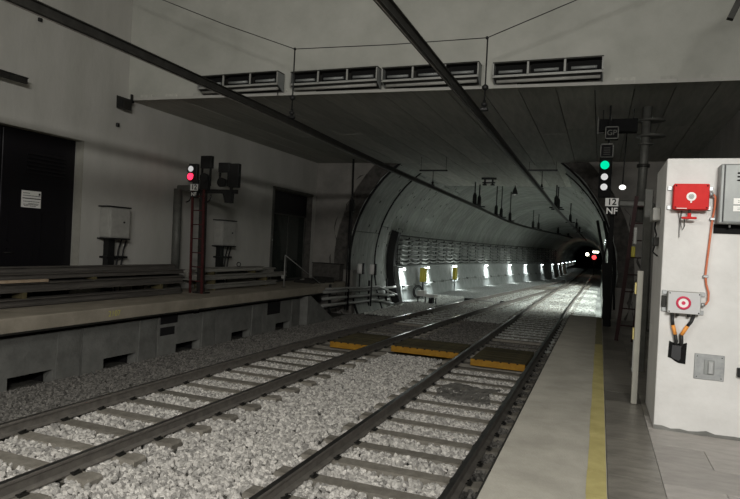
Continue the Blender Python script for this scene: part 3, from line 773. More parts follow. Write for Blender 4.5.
cabinet(11.38, 12.05, 1.47, 2.24, 'pale grey cabinet on the left wall beside the black door')
cabinet(16.1, 16.85, 1.36, 2.17, 'pale grey cabinet on the left wall behind the signal ladder')

# stored beams
def beam(p0, p1, wv, hv, m, label, group, notched=True):
    t = thing('stored_beam', ((p0[0]+p1[0])/2, (p0[1]+p1[1])/2, p0[2]), label, 'beam', group)
    MB().obox((p0[0], p0[1], p0[2]+hv*.5), (p1[0], p1[1], p1[2]+hv*.5), wv*.55, hv*.7).build('web', m, t)
    MB().obox((p0[0], p0[1], p0[2]+hv*.08), (p1[0], p1[1], p1[2]+hv*.08), wv, hv*.16).build('lower_flange', m, t)
    MB().obox((p0[0], p0[1], p0[2]+hv*.92), (p1[0], p1[1], p1[2]+hv*.92), wv, hv*.16).build('upper_flange', m, t)
    return t
G1 = 'dark beams stacked along the left wall'
lab = ['dark stored beam lying on the platform under the black door, lowest of the stack', 'dark stored beam in the middle of the stack under the black door',
       'dark stored beam, topmost of the front stack under the black door', 'dark stored beam lying behind the front stack along the wall', 'dark stored beam topping the rear row along the wall']
SPL = ['lowest gap, seen furthest out of frame', 'lowest gap, below the black door', 'lowest gap, near its far end', 'upper gap, out near the first end', 'upper gap, below the door jamb', 'rear row floor, near end', 'rear row floor, far end', 'rear row top gap, near end', 'rear row top gap, far end']
beam((-10.95, 3.5, .02), (-10.92, 13.4, .02), .30, .15, M_beam, lab[0], G1)
beam((-10.97, 3.3, .30), (-10.95, 13.5, .30), .30, .20, M_beam, lab[1], G1)
beam((-11.02, 3.0, .56), (-10.99, 13.6, .56), .28, .11, M_beam, lab[2], G1)
beam((-11.42, 3.2, .30), (-11.40, 13.6, .30), .34, .27, M_beam, lab[3], G1)
beam((-11.30, 3.2, .67), (-11.28, 13.6, .67), .26, .12, M_beam, lab[4], G1)
for k, (x, y, z0, z1) in enumerate([(-10.95, 5.2, .17, .30), (-10.95, 8.6, .17, .30), (-10.95, 12.6, .17, .30), (-10.97, 5.0, .50, .56), (-10.97, 10.4, .50, .56), (-11.4, 5.5, 0, .30), (-11.4, 12.4, 0, .30), (-11.3, 6, .57, .67), (-11.3, 12, .57, .67)]):
    MB().box(x-.16, x+.16, y-.05, y+.05, z0, z1, .006).build('timber_spacer', M_wood, label='dark timber spacer in the dark beam stack, %s' % SPL[k], cat='spacer', group='spacers in the beam stack')
MB().box(-10.83, -10.75, 7.2, 9.1, .505, .56).build('plank', M_plank, label='pale sawn plank with bright end lying among the dark beams', cat='plank')
G2 = 'pale beams stacked behind the signal ladder'
lab = ['pale stored beam behind the signal ladder, lowest of its stack', 'pale stored beam behind the signal ladder, middle of its stack', 'pale stored beam behind the signal ladder, topmost of its stack', 'pale stored beam lying next to the wall behind the signal ladder']
SPL2 = ['on the floor by the ladder', 'on the floor by the handrail', 'middle gap by the ladder', 'middle gap by the handrail', 'top gap by the ladder', 'top gap by the handrail', 'under the wall beam by the ladder', 'under the wall beam by the handrail']
beam((-10.98, 14.4, .05), (-10.96, 18.7, .05), .26, .14, M_beam2, lab[0], G2)
beam((-11.00, 14.2, .32), (-10.98, 19.4, .32), .26, .15, M_beam2, lab[1], G2)
beam((-11.05, 14.4, .56), (-11.03, 17.9, .56), .24, .13, M_beam2, lab[2], G2)
beam((-11.45, 14.4, .30), (-11.43, 19.3, .30), .30, .30, M_beam2, lab[3], G2)
for k, (x, y, z0, z1) in enumerate([(-10.98, 15, 0, .05), (-10.98, 18, 0, .05), (-11, 15, .19, .32), (-11, 18, .19, .32), (-11.03, 15, .47, .56), (-11.03, 17.3, .47, .56), (-11.44, 15, 0, .30), (-11.44, 18.5, 0, .3)]):
    MB().box(x-.14, x+.14, y-.05, y+.05, z0, z1, .004).build('timber_spacer', M_wood, label='dark timber spacer in the pale beam stack, %s' % SPL2[k], cat='spacer', group='spacers in the pale beam stack')
MB().torus((-11.1, 16.6, .76), (0, 1, 0), .07, .014, 16, 6).build('lifting_ring', M_dkmetal, label='small lifting ring standing on the pale beam stack', cat='ring')

# handrail at platform end
t = thing('handrail', (-10.2, 18.1, 0), 'thin metal handrail with a long sloping bar at the far platform end', 'handrail')
MB().tube([(-10.2, 18.07, 0), (-10.2, 18.07, 1.12)], .018, 8).build('post', M_ltgrey, t)
MB().tube([(-10.2, 18.07, 1.12), (-10.12, 20.78, .02)], .013, 8).build('sloping_bar', M_ltgrey, t)
MB().box(-10.26, -10.14, 18.0, 18.14, 0, .015).build('foot', M_dkmetal, t)
MB().box(-10.30, -10.2, 18.03, 18.12, .30, .42, .01).build('bracket', M_ltgrey, t)

# cable pipes running into the tunnel mouth
for k, (z, o) in enumerate(((-.24, 0), (-.50, .05), (-.76, .1), (-.12, -.25))):
    xx = -9.62-o*.4
    MB().tube([(xx-.0, 20.1, z), (xx+.02, 22.0, z-.05), (xx, 23.7, z-.13), (xx+.02, 25.6, z-.15), (xx, 28.5, z-.20-.28*k*.6)], .06 if k < 3 else .045, 8).build('duct_pipe', M_ltgrey, label='grey cable duct bending into the tunnel mouth, %s of four' % ['second from top', 'third from top', 'lowest', 'topmost'][k], cat='pipe', group='cable ducts at the tunnel mouth')
t = thing('duct_stand', (-9.8, 22, -1.2), 'dark steel stand holding the cable ducts at the tunnel mouth', 'stand')
for y in (21, 22.8, 25.2, 27.6): MB().box(-9.82, -9.74, y-.04, y+.04, -1.16, .0).build('upright', M_black, t)
MB().box(-9.90, -9.82, 20.2, 28.3, -.98, -.92).build('lower_beam', M_black, t)
# low dark cable trays on slope behind
for k in range(3):
    MB().box(-11.2+.1*k, -10.3+.1*k, 20.6+.7*k, 20.66+.7*k, .0, .12+.05*k, .01).build('cable_trough', M_dkmetal, label='low dark cable trough on the platform floor, %s from the arch' % ['third', 'second', 'first'][k], cat='trough', group='cable troughs by the tunnel mouth')
t = thing('low_cabinet', (-10.9, 23.2, 0), 'low dark equipment cabinet against the end wall left of the arch', 'cabinet')
MB().box(-11.6, -10.3, 22.98, 23.38, .04, .72, .01).build('body', M_rough, t)
for k in range(3): MB().box(-11.58+.43*k, -11.17+.43*k, 22.96, 22.98, .08, .68, .004).build('door', M_rough, t)
MB().box(-11.62, -10.28, 22.95, 23.39, .72, .75).build('top', M_dkmetal, t)
# white insulator canisters on posts
for (x, y, side) in ((-9.98, 24.5, 'nearer the wall'), (-9.40, 24.5, 'nearer the track')):
    t = thing('cable_terminal', (x, y, -.6), 'white canister terminal on a dark post at the tunnel mouth, the one %s' % side, 'terminal', 'white terminals at the tunnel mouth')
    MB().tube([(x, y, .32), (x, y, .34), (x, y, .74), (x, y, .76)], [.09, .13, .13, .10], 12).build('canister', M_white, t)
    MB().tube([(x, y, -1.1), (x, y, .32)], .035, 8).build('post', M_black, t)
    MB().box(x+.11, x+.2, y-.06, y+.06, .3, .8, .01).build('mount', M_black, t)
# tall thin pole in front of arch
t = thing('ceiling_pole', (-9.56, 22.3, 0), 'tall thin black pole from floor to soffit in front of the arch', 'pole')
MB().tube([(-9.56, 22.3, 0-1.1), (-9.58, 22.3, 3.2), (-9.62, 22.3, SOF)], .045, 8).build('pole', M_black, t)
MB().tube([(-9.70, 22.35, -1.1), (-9.68, 22.35, 3.2)], .03, 8).build('conduit', M_black, t)
MB().cbox((-9.58, 22.28, 3.2), (.2, .14, .5), .02).build('junction_box', M_black, t)

# ================================================================== LEFT SIGNAL
def LX(px): return -10.51+(px-205)*.0335
def LZ(py): return 3.69-(py-163)*.0276
YS = 13.8
def plate(x0, x1, y, z0, z1, text, size, bg, fg, label, parent):
    p = MB().box(x0, x1, y-.01, y, z0, z1, .003).build('number_plate', bg, parent, label)
    txt('lettering', text, size, fg, ((x0+x1)/2, y-.0115, (z0+z1)/2), (PI/2, 0, 0), p, bold=True); return p
t = thing('cable_gantry', (-11.36, YS, 0), 'grey steel post with a short arm reaching to the red signal', 'gantry')
MB().tube([(-11.37, YS, .12), (-11.39, YS, 2.95)], .12, 12).build('post', M_grey, t)
MB().cbox((-11.17, YS+.06, 2.98), (.60, .12, .17), .03).build('arm', M_grey, t)
MB().tube([(-11.37, YS, 0), (-11.37, YS, .02), (-11.37, YS, .3)], [.26, .24, .125], 12).build('base', M_grey, t)
MB().torus((-11.10, YS, 2.74), (0, 1, 0), .16, .02, 10, 6, 0, PI*.5).build('brace', M_dkmetal, t)
t = thing('ladder', (-10.62, YS, 0), 'dull red ladder rising to the red signal on the far platform', 'ladder')
for (a, b) in ((-10.81, -10.88), (-10.41, -10.50)): MB().obox((a, YS, 0), (b, YS, 2.95), .06, .045, up=(0, 1, 0)).build('stile', M_dkred, t)
for k in range(7): MB().tube([(-10.82-.01*k, YS, .35+.40*k), (-10.41-.012*k, YS, .35+.40*k)], .016, 6).build('rung', M_dkred, t)
t = thing('signal_mast', (-10.55, YS+.25, 0), 'dark mast behind the red ladder carrying black signal boxes', 'signal mast')
MB().obox((-10.56, YS+.14, 0), (-10.62, YS+.14, 3.3), .17, .14, up=(0, 1, 0)).build('mast', M_dkmetal, t)
MB().box(-10.75, -10.35, YS+.02, YS+.3, 0, .04).build('base_plate', M_dkmetal, t)
MB().box(-10.9, -9.45, YS+.06, YS+.14, LZ(193.5), LZ(189.5)).build('side_arm', M_black, t)
MB().torus((LX(207.5), YS, LZ(197)), (0, 1, 0), .17, .022, 14, 6, -PI*.1, PI*1.0).build('cable_loop', M_black, t)
h = MB().box(LX(188.6), LX(197), YS, YS+.12, LZ(182), LZ(163.5), .01).build('signal_head', M_black, t, label='black signal head with white and red lenses')
MB().disc((LX(191), YS, LZ(168.8)), (0, 1, 0), .082, .04, 20).build('lens', M_e_white, h, label='pale white lens')
MB().disc((LX(191), YS, LZ(176.8)), (0, 1, 0), .10, .05, 20).build('lens', M_e_red, h, label='glowing red lens')
for pz in (168.8, 176.8): MB().torus((LX(191), YS-.02, LZ(pz)), (0, 1, 0), .115, .012, 20, 6, -.2, PI+.2).build('hood', M_black, h)
plate(LX(192), LX(200), YS-.03, LZ(191.3), LZ(184.6), '12', .20, M_white, M_ink, 'white plate numbered 12', t)
plate(LX(192.5), LX(199.5), YS-.03, LZ(198), LZ(192.3), 'NF', .15, M_black, M_white, 'black plate lettered NF', t)
MB().box(LX(193), LX(199), YS+.0, YS+.07, LZ(199), LZ(180)).build('plate_bracket', M_black, t)
h = MB().box(LX(200.3), LX(211.3), YS, YS+.14, LZ(168), LZ(155.3), .012).build('signal_head', M_black, t, label='upper black box seen from behind')
MB().box(LX(200.6), LX(201.6), YS+.04, YS+.1, LZ(186), LZ(168)).box(LX(209), LX(210.2), YS+.04, YS+.1, LZ(186), LZ(168)).build('hanger', M_black, h)
MB().tube([(LX(205), YS-.04, LZ(178)), (LX(205), YS+.12, LZ(178))], [.135, .12], 14).box(LX(201), LX(209), YS, YS+.12, LZ(190), LZ(179)).build('lamp_unit', M_black, h)
h = MB().box(LX(229), LX(238.3), YS+.02, YS+.16, LZ(187.3), LZ(163.3), .012).build('signal_head', M_black, t, label='broad black box on the side arm')
MB().box(LX(218.6), LX(229.3), YS, YS+.14, LZ(172.3), LZ(162.5), .012).build('box', M_black, h)
MB().box(LX(218.8), LX(219.8), YS+.04, YS+.1, LZ(186), LZ(172)).box(LX(227.2), LX(229), YS+.04, YS+.1, LZ(186), LZ(172)).build('hanger', M_black, h)
MB().tube([(LX(222.8), YS-.04, LZ(182.5)), (LX(222.8), YS+.12, LZ(182.5))], [.135, .12], 14).build('lamp_unit', M_black, h)
MB().prism([(LX(223.5), LZ(192)), (LX(233), LZ(191)), (LX(232.5), LZ(203)), (LX(226.5), LZ(203)), (LX(225.5), LZ(198))], 'Y', YS, YS+.14).build('foot_box', M_black, h)
MB().box(LX(230), LX(232), YS+.05, YS+.1, LZ(192), LZ(186)).build('stem', M_black, h)

# ================================================================== RIGHT SIGNAL GROUP
YR = 14.6; K = YR/11
def RX(px, py=165, k=K): return k*((px-604)*.0158+(py-165)*.0007)
def RZ(py, k=K): return 1.6+k*(1.6-(py-165)*.0175)
t = thing('signal_post', (.76*K, YR, 0), 'grey bent post whose arm reaches to the green signal', 'post')
MB().box(.70*K, .80*K, YR-.09, YR+.09, 0, RZ(206), .02).build('post', M_grey, t)
MB().cbox(((RX(618, 203)+RX(647, 203))/2, YR, RZ(203)), (RX(647)-RX(618), .14, .15), .03).build('arm', M_grey, t)
MB().cbox((.745*K, YR, RZ(206)), (.2, .18, .24), .06, rot=Matrix.Rotation(.5, 3, 'Y')).build('elbow', M_grey, t)
MB().box(.62*K, .88*K, YR-.16, YR+.16, 0, .02).build('base_plate', M_grey, t)
t = thing('signal_mast', (.16*K, YR+.1, 0), 'black braced signal mast with glowing green lens at the near platform end', 'signal mast')
h = MB().box(RX(598.5), RX(611.5), YR-.02, YR+.2, RZ(197), RZ(157), .01).build('signal_head', M_ink, t, label='tall black head with one green and two white lenses')
for (px, py, m, lb, r_) in ((604, 165.3, M_e_green, 'glowing green lens', .072*K), (603.7, 177, M_e_white, 'upper pale white lens', .057*K), (603.2, 187, M_e_white, 'lower pale white lens', .057*K)):
    MB().disc((RX(px, py), YR-.03, RZ(py)), (0, 1, 0), r_, .03, 20).build('lens', m, h, label=lb)
    MB().torus((RX(px, py), YR-.05, RZ(py)), (0, 1, 0), r_+.02, .010, 18, 6, -.2, PI+.2).build('hood', M_ink, h)
plate(RX(604.8, 201), RX(618.4, 201), YR, RZ(205.8), RZ(197.8), '12', .15*K, M_white, M_ink, 'white plate numbered 12', t)
plate(RX(606, 210), RX(617, 210), YR, RZ(215), RZ(206.5), 'NF', .15*K, M_ink, M_white, 'black plate lettered NF', t)
MB().obox((.17*K, YR+.15, 0), (.16*K, YR+.15, RZ(197)), .09, .09, up=(0, 1, 0)).build('mast', M_ink, t)
MB().obox((.17*K, YR+.18, 0), (.10*K, YR+.18, RZ(262)), .17, .06, up=(0, 1, 0)).build('cable_trunk', M_ink, t)
for (a, b) in (((.05*K, YR+.15, RZ(262)), (.18*K, YR+.15, RZ(215))), ((.25*K, YR+.15, RZ(280)), (.14*K, YR+.15, RZ(222))), ((.27*K, YR+.15, .4), (.23*K, YR+.15, RZ(262)))):
    MB().tube([a, b], .026, 6).build('strut', M_ink, t)
for (x0, x1, y0, y1, lb, tx) in ((604.3, 618, 127, 139.5, 'topmost indicator box', 'GP'), (599.5, 613, 144, 158, 'indicator box above the green lens', '')):
    a, b, z0, z1 = RX(x0, y0), RX(x1, y0), RZ(y1), RZ(y0)
    b_ = MB().box(a, b, YR, YR+.18, z0, z1, .006).build('indicator_box', M_ink, t, label=lb)
    MB().box(a, b, YR-.02, YR, z1-.024, z1).box(a, b, YR-.02, YR, z0, z0+.024).box(a, a+.02, YR-.02, YR, z0, z1).box(b-.02, b, YR-.02, YR, z0, z1).build('rim', M_grey, b_)
    if tx: txt('lettering', tx, .13*K, M_grey, ((a+b)/2, YR-.002, (z0+z1)/2), (PI/2, 0, 0), b_)
    else:
        mb = MB()
        for k in range(4): mb.box(a+.07, b-.07, YR-.006, YR, z0+.07+.05*k, z0+.09+.05*k)
        mb.build('matrix_rows', M_dkmetal, b_)
MB().box(RX(606), RX(608), YR+.1, YR+.16, RZ(200), SOF).build('ceiling_rod', M_ink, t)
# cable box at soffit, hung column
k_ = 15/11
t = thing('cable_box', (.3, 15, RZ(132, k_)), 'long black cable box with thin light rim hung under the soffit', 'box')
MB().box(RX(598, 119, k_), RX(637, 119, k_), 15, 15.3, RZ(132, k_), RZ(119.5, k_), .006).build('box', M_ink, t)
zA, zB = RZ(133, k_), RZ(118, k_); xA = RX(597, 119, k_)
MB().box(xA-.01, xA+.01, 14.98, 15, zA, zB).box(xA-.01, RX(604, 119, k_), 14.98, 15, zA-.015, zA).box(RX(609, 119, k_), RX(610.5, 119, k_), 14.97, 15, zB-.07, zB+.03).build('rim', M_grey, t)
for x in (RX(602, 119, k_), RX(633, 119, k_)): MB().tube([(x, 15.15, zB-.02), (x, 15.15, SOF)], .012, 6).build('hanger', M_black, t)
t = thing('ceiling_column', (.86, 15, 2.5), 'round grey column hung from the soffit with wide flanges', 'column')
MB().tube([(.86, 15, SOF), (.80, 15, 2.45)], .10, 12).build('column', M_grey, t)
for (z, r_, x) in ((4.80, .30, .95), (4.44, .32, .95), (4.26, .17, .85)): MB().tube([(x, 15, z-.03), (x, 15, z-.01), (x, 15, z+.01)], [.14, r_, r_*.95], 16).build('flange', M_grey, t)
MB().tube([(.83, 15, 3.72), (.83, 15, 3.79)], .14, 12).build('clamp', M_dkmetal, t)
# white lamp behind the signal
kl = 17/11
lx, ly, lz = RX(622, 187, kl), 17.0, RZ(187, kl)
t = thing('bulkhead_lamp', (lx, ly, lz), 'small round white lit lamp beside the green signal', 'lamp')
MB().sphere((lx, ly, lz), .07, (1.2, 1, .9)).build('bulb', M_e_lamp, t)
MB().tube([(lx, ly+.2, lz), (lx, ly+.07, lz)], [.07, .09], 12).build('holder', M_black, t)
MB().tube([(lx, ly+.16, lz), (lx+.05, ly+.16, SOF)], .018, 6).build('drop_tube', M_black, t)
# red ladder
M_dkred2 = mat('shaded_red', (.022, .006, .006), .7)  # red darkened to carry the shade this ladder stands in
t = thing('ladder', (.45, 12.4, 0), 'dark red ladder standing behind the pale gate post', 'ladder')
for (a, b) in (((.37, 12.4, 0), (.60, 12.4, 2.8)), ((.66, 12.4, 0), (.86, 12.4, 2.8))): MB().obox(a, b, .07, .04, up=(0, 1, 0)).build('stile', M_dkred2, t)
for k in range(8): MB().tube([(.38+.026*k, 12.4, .3+.33*k), (.67+.023*k, 12.4, .3+.33*k)], .014, 6).build('rung', M_dkred2, t)
MB().box(.55, .62, 12.3, 12.39, 1.63, 1.83, .008).build('tag_box', M_yelbox, t, label='small yellow box')
MB().box(.575, .635, 12.3, 12.39, 1.88, 2.2, .008).build('tag_box', M_ltgrey, t, label='narrow grey box')
# pale gate post
t = thing('gate_post', (.46, 7.16, 0), 'pale square gate post with two brass latches before the dark gap', 'post')
MB().box(.395, .455, 7.13, 7.2, 0, 1.47, .006).build('post', M_frame, t)
for z in (1.30, .80):
    MB().box(.373, .393, 7.12, 7.17, z-.09, z+.04, .004).build('latch', M_brass, t)
MB().box(.387, .397, 7.13, 7.18, .35, .72, .004).build('strike_plate', M_ltgrey, t)
# darker slim posts in the gap
MB().box(.55, .66, 9.2, 9.31, 0, 2.6, .01).build('slim_post', M_grey, label='slim grey steel post in the gap beside the white block', cat='post')

# ================================================================== WHITE BLOCK
BX, BY0, BY1, BZ = .55, 6.22, 7.26, 2.565
MB().prism([(BX, BY0), (2.75, BY0), (2.75, BY1), (BX, BY1)], 'Z', 0, BZ).build('white_block', M_block, label='large white plastered block standing on the near platform', cat='block')
blk = bpy.data.objects['white_block']
mdv = blk.modifiers.new('b', 'BEVEL'); mdv.width = .012; mdv.segments = 2
mb = MB()
n = 30; vs = []; fs = []
for i in range(n+1):
    x = BX+(2.2)*i/n; h = .018+.028*rs.rand()
    vs += [(x, BY0-.004-.012*rs.rand(), 0), (x, BY0-.003, h)]
for i in range(n): fs.append((2*i, 2*i+2, 2*i+3, 2*i+1))
mb.add(vs, fs).build('dirty_foot', M_pier, blk)
FY = BY0
def fpt(x, z, o=0): return (x, FY-o, z)
# red box
t = thing('red_control_box', (.75, FY, 2.07), 'bright red control box with a white round dial on the block', 'control box')
MB().box(.605, .90, FY-.11, FY-.015, 2.075, 2.315, .01).build('body', M_red, t)
MB().box(.61, .895, FY-.118, FY-.112, 2.08, 2.31, .004).build('lid', M_red, t)
for (x, z) in ((.625, 2.295), (.88, 2.295), (.625, 2.095), (.88, 2.095)): MB().disc((x, FY-.12, z), (0, 1, 0), .007, .006, 8).build('screw', M_ink, t)
MB().disc((.752, FY-.121, 2.195), (0, 1, 0), .040, .008, 24).build('dial', M_white, t)
MB().torus((.752, FY-.126, 2.195), (0, 1, 0), .020, .003, 20, 6).disc((.752, FY-.126, 2.195), (0, 1, 0), .015, .006, 16).build('dial_centre', M_cab, t)
MB().disc((.752, FY-.12, 2.145), (0, 1, 0), .008, .006, 10).build('indicator_stud', M_white, t)
MB().box(.635, .72, FY-.121, FY-.118, 2.083, 2.089).build('small_label', M_white, t)
for (x0, x1, z) in ((.565, .605, 2.28), (.565, .605, 2.10), (.90, .94, 2.28), (.90, .93, 2.10)): MB().box(x0, x1, FY-.02, FY, z-.02, z+.02, .003).build('mounting_lug', M_galv, t)
MB().tube([(.90, FY-.06, 2.225), (.935, FY-.06, 2.225)], .018, 10).build('cable_gland', M_galv, t)
MB().tube([(.745, FY-.1, 2.075), (.745, FY-.1, 2.03)], .010, 8).build('key_stem', M_dkmetal, t)
MB().cbox((.745, FY-.1, 2.0), (.125, .025, .022), .006).cbox((.745, FY-.1, 2.025), (.03, .025, .04), .006).build('handle', M_red, t, label='red T-shaped handle')
mb = MB(); ch = [(.69, 2.07), (.685, 2.0), (.69, 1.93), (.705, 1.89), (.72, 1.93), (.715, 2.0)]
mb.tube([(x, FY-.03, z) for x, z in ch], .004, 5); mb.tube([(.66, FY-.02, 2.06), (.675, FY-.02, 1.99), (.68, FY-.02, 1.82)], .003, 5)
mb.build('key_chain', M_dkmetal, t)
# orange conduit
MB().tube([(.935, FY-.06, 2.225), (.955, FY-.055, 2.20), (.958, FY-.04, 2.12), (.945, FY-.03, 2.0), (.935, FY-.03, 1.85), (.922, FY-.03, 1.65), (.912, FY-.03, 1.48), (.922, FY-.03, 1.40), (.945, FY-.035, 1.32), (.945, FY-.04, 1.25), (.925, FY-.05, 1.215), (.90, FY-.055, 1.21)], .0095, 10).build('orange_conduit', M_orangec, label='orange flexible conduit linking the red box to the grey box', cat='conduit')
for (x, z) in ((.944, 2.0), (.914, 1.47)): MB().box(x-.022, x+.022, FY-.045, FY, z-.012, z+.012, .004).build('conduit_clip', M_galv, label='small metal clip holding the orange conduit, %s' % ('below the red box' if z > 1.8 else 'above the grey box'), cat='clip', group='conduit clips')
# grey box with target
t = thing('grey_control_box', (.74, FY, 1.1), 'light grey control box printed with a crimson ring on the block', 'control box')
MB().box(.605, .88, FY-.09, FY-.015, 1.112, 1.318, .008).build('body', M_cabtop, t)
MB().box(.61, .875, FY-.097, FY-.091, 1.117, 1.313, .004).build('lid', mat('box_lid', (.50, .50, .50), .5), t)
MB().torus((.737, FY-.098, 1.215), (0, 1, 0), .052, .0115, 32, 6).build('ring_print', M_crimson, t)
MB().disc((.737, FY-.098, 1.215), (0, 1, 0), .042, .003, 24).build('ring_ground', M_white, t)
MB().disc((.737, FY-.099, 1.215), (0, 1, 0), .017, .008, 20).build('centre_dot', M_crimson, t)
for (x, z) in ((.622, 1.30), (.865, 1.30), (.622, 1.13), (.865, 1.13)): MB().disc((x, FY-.098, z), (0, 1, 0), .006, .006, 8).build('screw', M_ink, t)
for (x0, x1, z) in ((.563, .605, 1.30), (.563, .605, 1.14), (.88, .922, 1.30), (.88, .915, 1.13)): MB().box(x0, x1, FY-.02, FY, z-.02, z+.02, .003).build('mounting_lug', M_galv, t)
MB().box(.56, .60, FY-.03, FY, 1.16, 1.27, .004).build('side_bracket', M_dkmetal, t)
MB().tube([(.88, FY-.055, 1.205), (.915, FY-.055, 1.21)], .018, 10).build('cable_gland', M_galv, t)
for x in (.655, .695, .79, .83): MB().tube([(x, FY-.05, 1.112), (x, FY-.05, 1.085)], .014, 8).build('cable_gland', M_dkmetal, t)
for (x0, x1, xm, lb) in ((.655, .69, .665, 'black cable with an orange band under the grey box, curving from its inner side'), (.83, .735, .785, 'black cable with an orange band under the grey box, slanting from its outer side')):
    c = thing('feeder_cable', (x0, FY-.04, 1.0), lb, 'cable', 'cables below the grey box')
    MB().tube([(x0, FY-.05, 1.09), (x0*.6+xm*.4, FY-.05, 1.04), (xm, FY-.05, 1.0)], .015, 8).build('sheath', M_cabled, c)
    MB().tube([(xm, FY-.05, 1.0), (x1+(xm-x1)*.1, FY-.05, .915)], .017, 8).build('orange_band', mat('orange_band', (.75, .30, .06), .5), c)
    MB().tube([(x1+(xm-x1)*.1, FY-.05, .915), (x1+.01, FY-.04, .85), (x1+.01, FY+.0, .78)], .016, 8).build('tail', M_cabled, c)
t = thing('cable_entry', (.715, FY, .65), 'black open cable entry hood with ragged lower edge on the block', 'cable entry')
MB().prism([(.640, .69), (.67, .682), (.70, .66), (.73, .645), (.79, .640), (.795, .84), (.77, .83), (.70, .825), (.645, .845)], 'Y', FY-.006, FY+.0).build('opening', M_ink, t)
MB().prism([(.665, .70), (.69, .682), (.73, .668), (.745, .69), (.745, .81), (.67, .81)], 'Y', FY-.035, FY-.004).build('flap', mat('rubber', (.035, .035, .037), .5), t)
# steel recessed plate
t = thing('steel_plate', (.98, FY, .51), 'square steel plate with an upright recessed handle on the block', 'plate')
MB().cbox((.985, FY-.004, .635), (.245, .012, .235), .004).build('plate', M_galv, t)
MB().cbox((.985, FY-.012, .635), (.085, .012, .135), .004).build('recess_frame', M_cab, t)
MB().cbox((.995, FY-.026, .635), (.045, .02, .115), .006).build('handle', mat('bright_steel', (.5, .51, .51), .35, .7), t)
for (dx, dz) in ((-.1, .095), (.1, .095), (-.1, -.095), (.1, -.095)): MB().disc((.985+dx, FY-.012, .635+dz), (0, 1, 0), .005, .004, 8).build('screw', M_dkmetal, t)
MB().box(1.205, 1.25, FY-.05, FY, .58, .66, .005).build('black_socket', M_black, label='small black socket at the outer margin of the white block', cat='socket')
# grey cabinet with louvres
t = thing('louvred_cabinet', (1.2, FY, 1.96), 'grey metal cabinet with louvres and white labels on the block', 'cabinet')
CX0, CX1, CZ0, CZ1, CD = .972, 1.60, 1.955, 2.49, .15
MB().box(CX0, CX1, FY-CD, FY, CZ0, CZ1, .01).build('body', M_cab, t)
MB().box(CX0+.035, CX1-.02, FY-CD-.012, FY-CD, CZ0+.015, CZ1-.01, .004).build('door', M_cab, t)
MB().box(CX0+.028, CX0+.034, FY-CD-.013, FY-CD, CZ0+.015, CZ1-.01).build('hinge_gap', M_black, t)
for k in range(3): MB().cbox((1.16, FY-CD-.016, 2.405-.032*k), (.12, .012, .013), .004).build('louvre', M_ink, t)
for (z, hh) in ((2.155, .055), (2.09, .05)):
    lb_ = MB().cbox((1.165, FY-CD-.014, z), (.17, .004, hh), .002).build('name_label', M_white, t)
    mb = MB()
    for r in range(2):
        x = 1.115
        while x < 1.225: l_ = rs.uniform(.006, .016); mb.box(x, x+l_, FY-CD-.0175, FY-CD-.016, z-.012+.014*r, z-.006+.014*r); x += l_+.004
    mb.build('label_print', M_cab, lb_)
MB().box(CX0-.012, CX1, FY-.012, FY+.0, CZ0-.085, CZ0+.0).build('dark_slot', M_ink, t)
MB().tube([(1.075, FY-.08, CZ0), (1.075, FY-.08, CZ0-.03)], .008, 8).build('bottom_stud', M_galv, t)
# left flank fittings
MB().box(BX-.07, BX, 6.62, 7.0, 2.0, 2.13, .008).build('flank_box', M_cabtop, label='small white box on the shaded flank of the block', cat='box')
t = thing('flank_switch', (BX-.03, 6.8, 1.72), 'small switch with bent wires on the shaded flank of the block', 'switch')
MB().box(BX-.05, BX, 6.65, 6.80, 1.74, 1.83, .006).build('body', M_dkmetal, t)
MB().box(BX-.04, BX, 6.88, 6.98, 1.78, 1.83, .006).build('stub', M_galv, t)
for pts in ([(BX-.02, 6.9, 2.0), (BX-.03, 6.85, 1.93), (BX-.02, 6.75, 1.86), (BX-.03, 6.72, 1.82)], [(BX-.03, 6.76, 1.74), (BX-.05, 6.7, 1.68), (BX-.02, 6.55, 1.64)]):
    MB().tube(pts, .008, 6).build('wire', M_black, t)

# ================================================================== TUNNEL EQUIPMENT
def wx(y, z):   # face of the left side at height z
    if z < .6: return -9.56+(.52-z)*.18+shift(y)
    c, R_ = tc(y); return c-math.sqrt(max(0, R_*R_-(z-CZ)**2))
lv = [2.02, 1.78, 1.52, 1.28, 1.04, .82]
names = ['topmost', 'second', 'third', 'fourth', 'fifth', 'lowest']
def rx(y): return -9.74+shift(y)
BR = [28.9+1.9*k for k in range(26)]
for i, z in enumerate(lv):
    pts = []
    for a, b in zip(BR[:-1], BR[1:]):
        for q in range(5):
            u = q/5; yy = a+(b-a)*u; pts.append((rx(yy)+.13+.02*math.sin(i), yy, z-.09*math.sin(PI*u)+rs.uniform(-.01, .01)))
    MB().tube(pts, .062, 6).build('tunnel_cable', M_cable, label='thick pale cable sagging between racks on the tunnel wall, %s from the top' % names[i] if i not in (0, 5) else 'thick pale cable sagging between racks on the tunnel wall, %s' % names[i], cat='cable', group='racked cables on the tunnel wall')
for k, y in enumerate(BR):
    pr_ = thing('cable_rack', (rx(y), y, .6), 'dark upright rack bracket carrying the sagging tunnel cables, %s from the arch' % ORD[k], 'rack', 'rack brackets on the tunnel wall')
    mb = MB()
    zz = [.66, 1.0, 1.4, 1.8, 2.15]
    mb.tube([(rx(y), y, z) for z in zz], .035, 6); mb.box(wx(y, 2.0), rx(y), y-.03, y+.03, 2.0, 2.06).box(wx(y, .8), rx(y), y-.03, y+.03, .8, .86); mb.build('upright', M_black, pr_)
    if k < 14:
        for z in lv: MB().box(rx(y)-.03, rx(y)+.24, y-.05, y+.05, z-.085, z-.045).build('arm', M_black, pr_)
    else:
        mb = MB()
        for z in lv: mb.box(rx(y)-.03, rx(y)+.24, y-.05, y+.05, z-.085, z-.045)
        mb.build('arms', M_black, pr_)
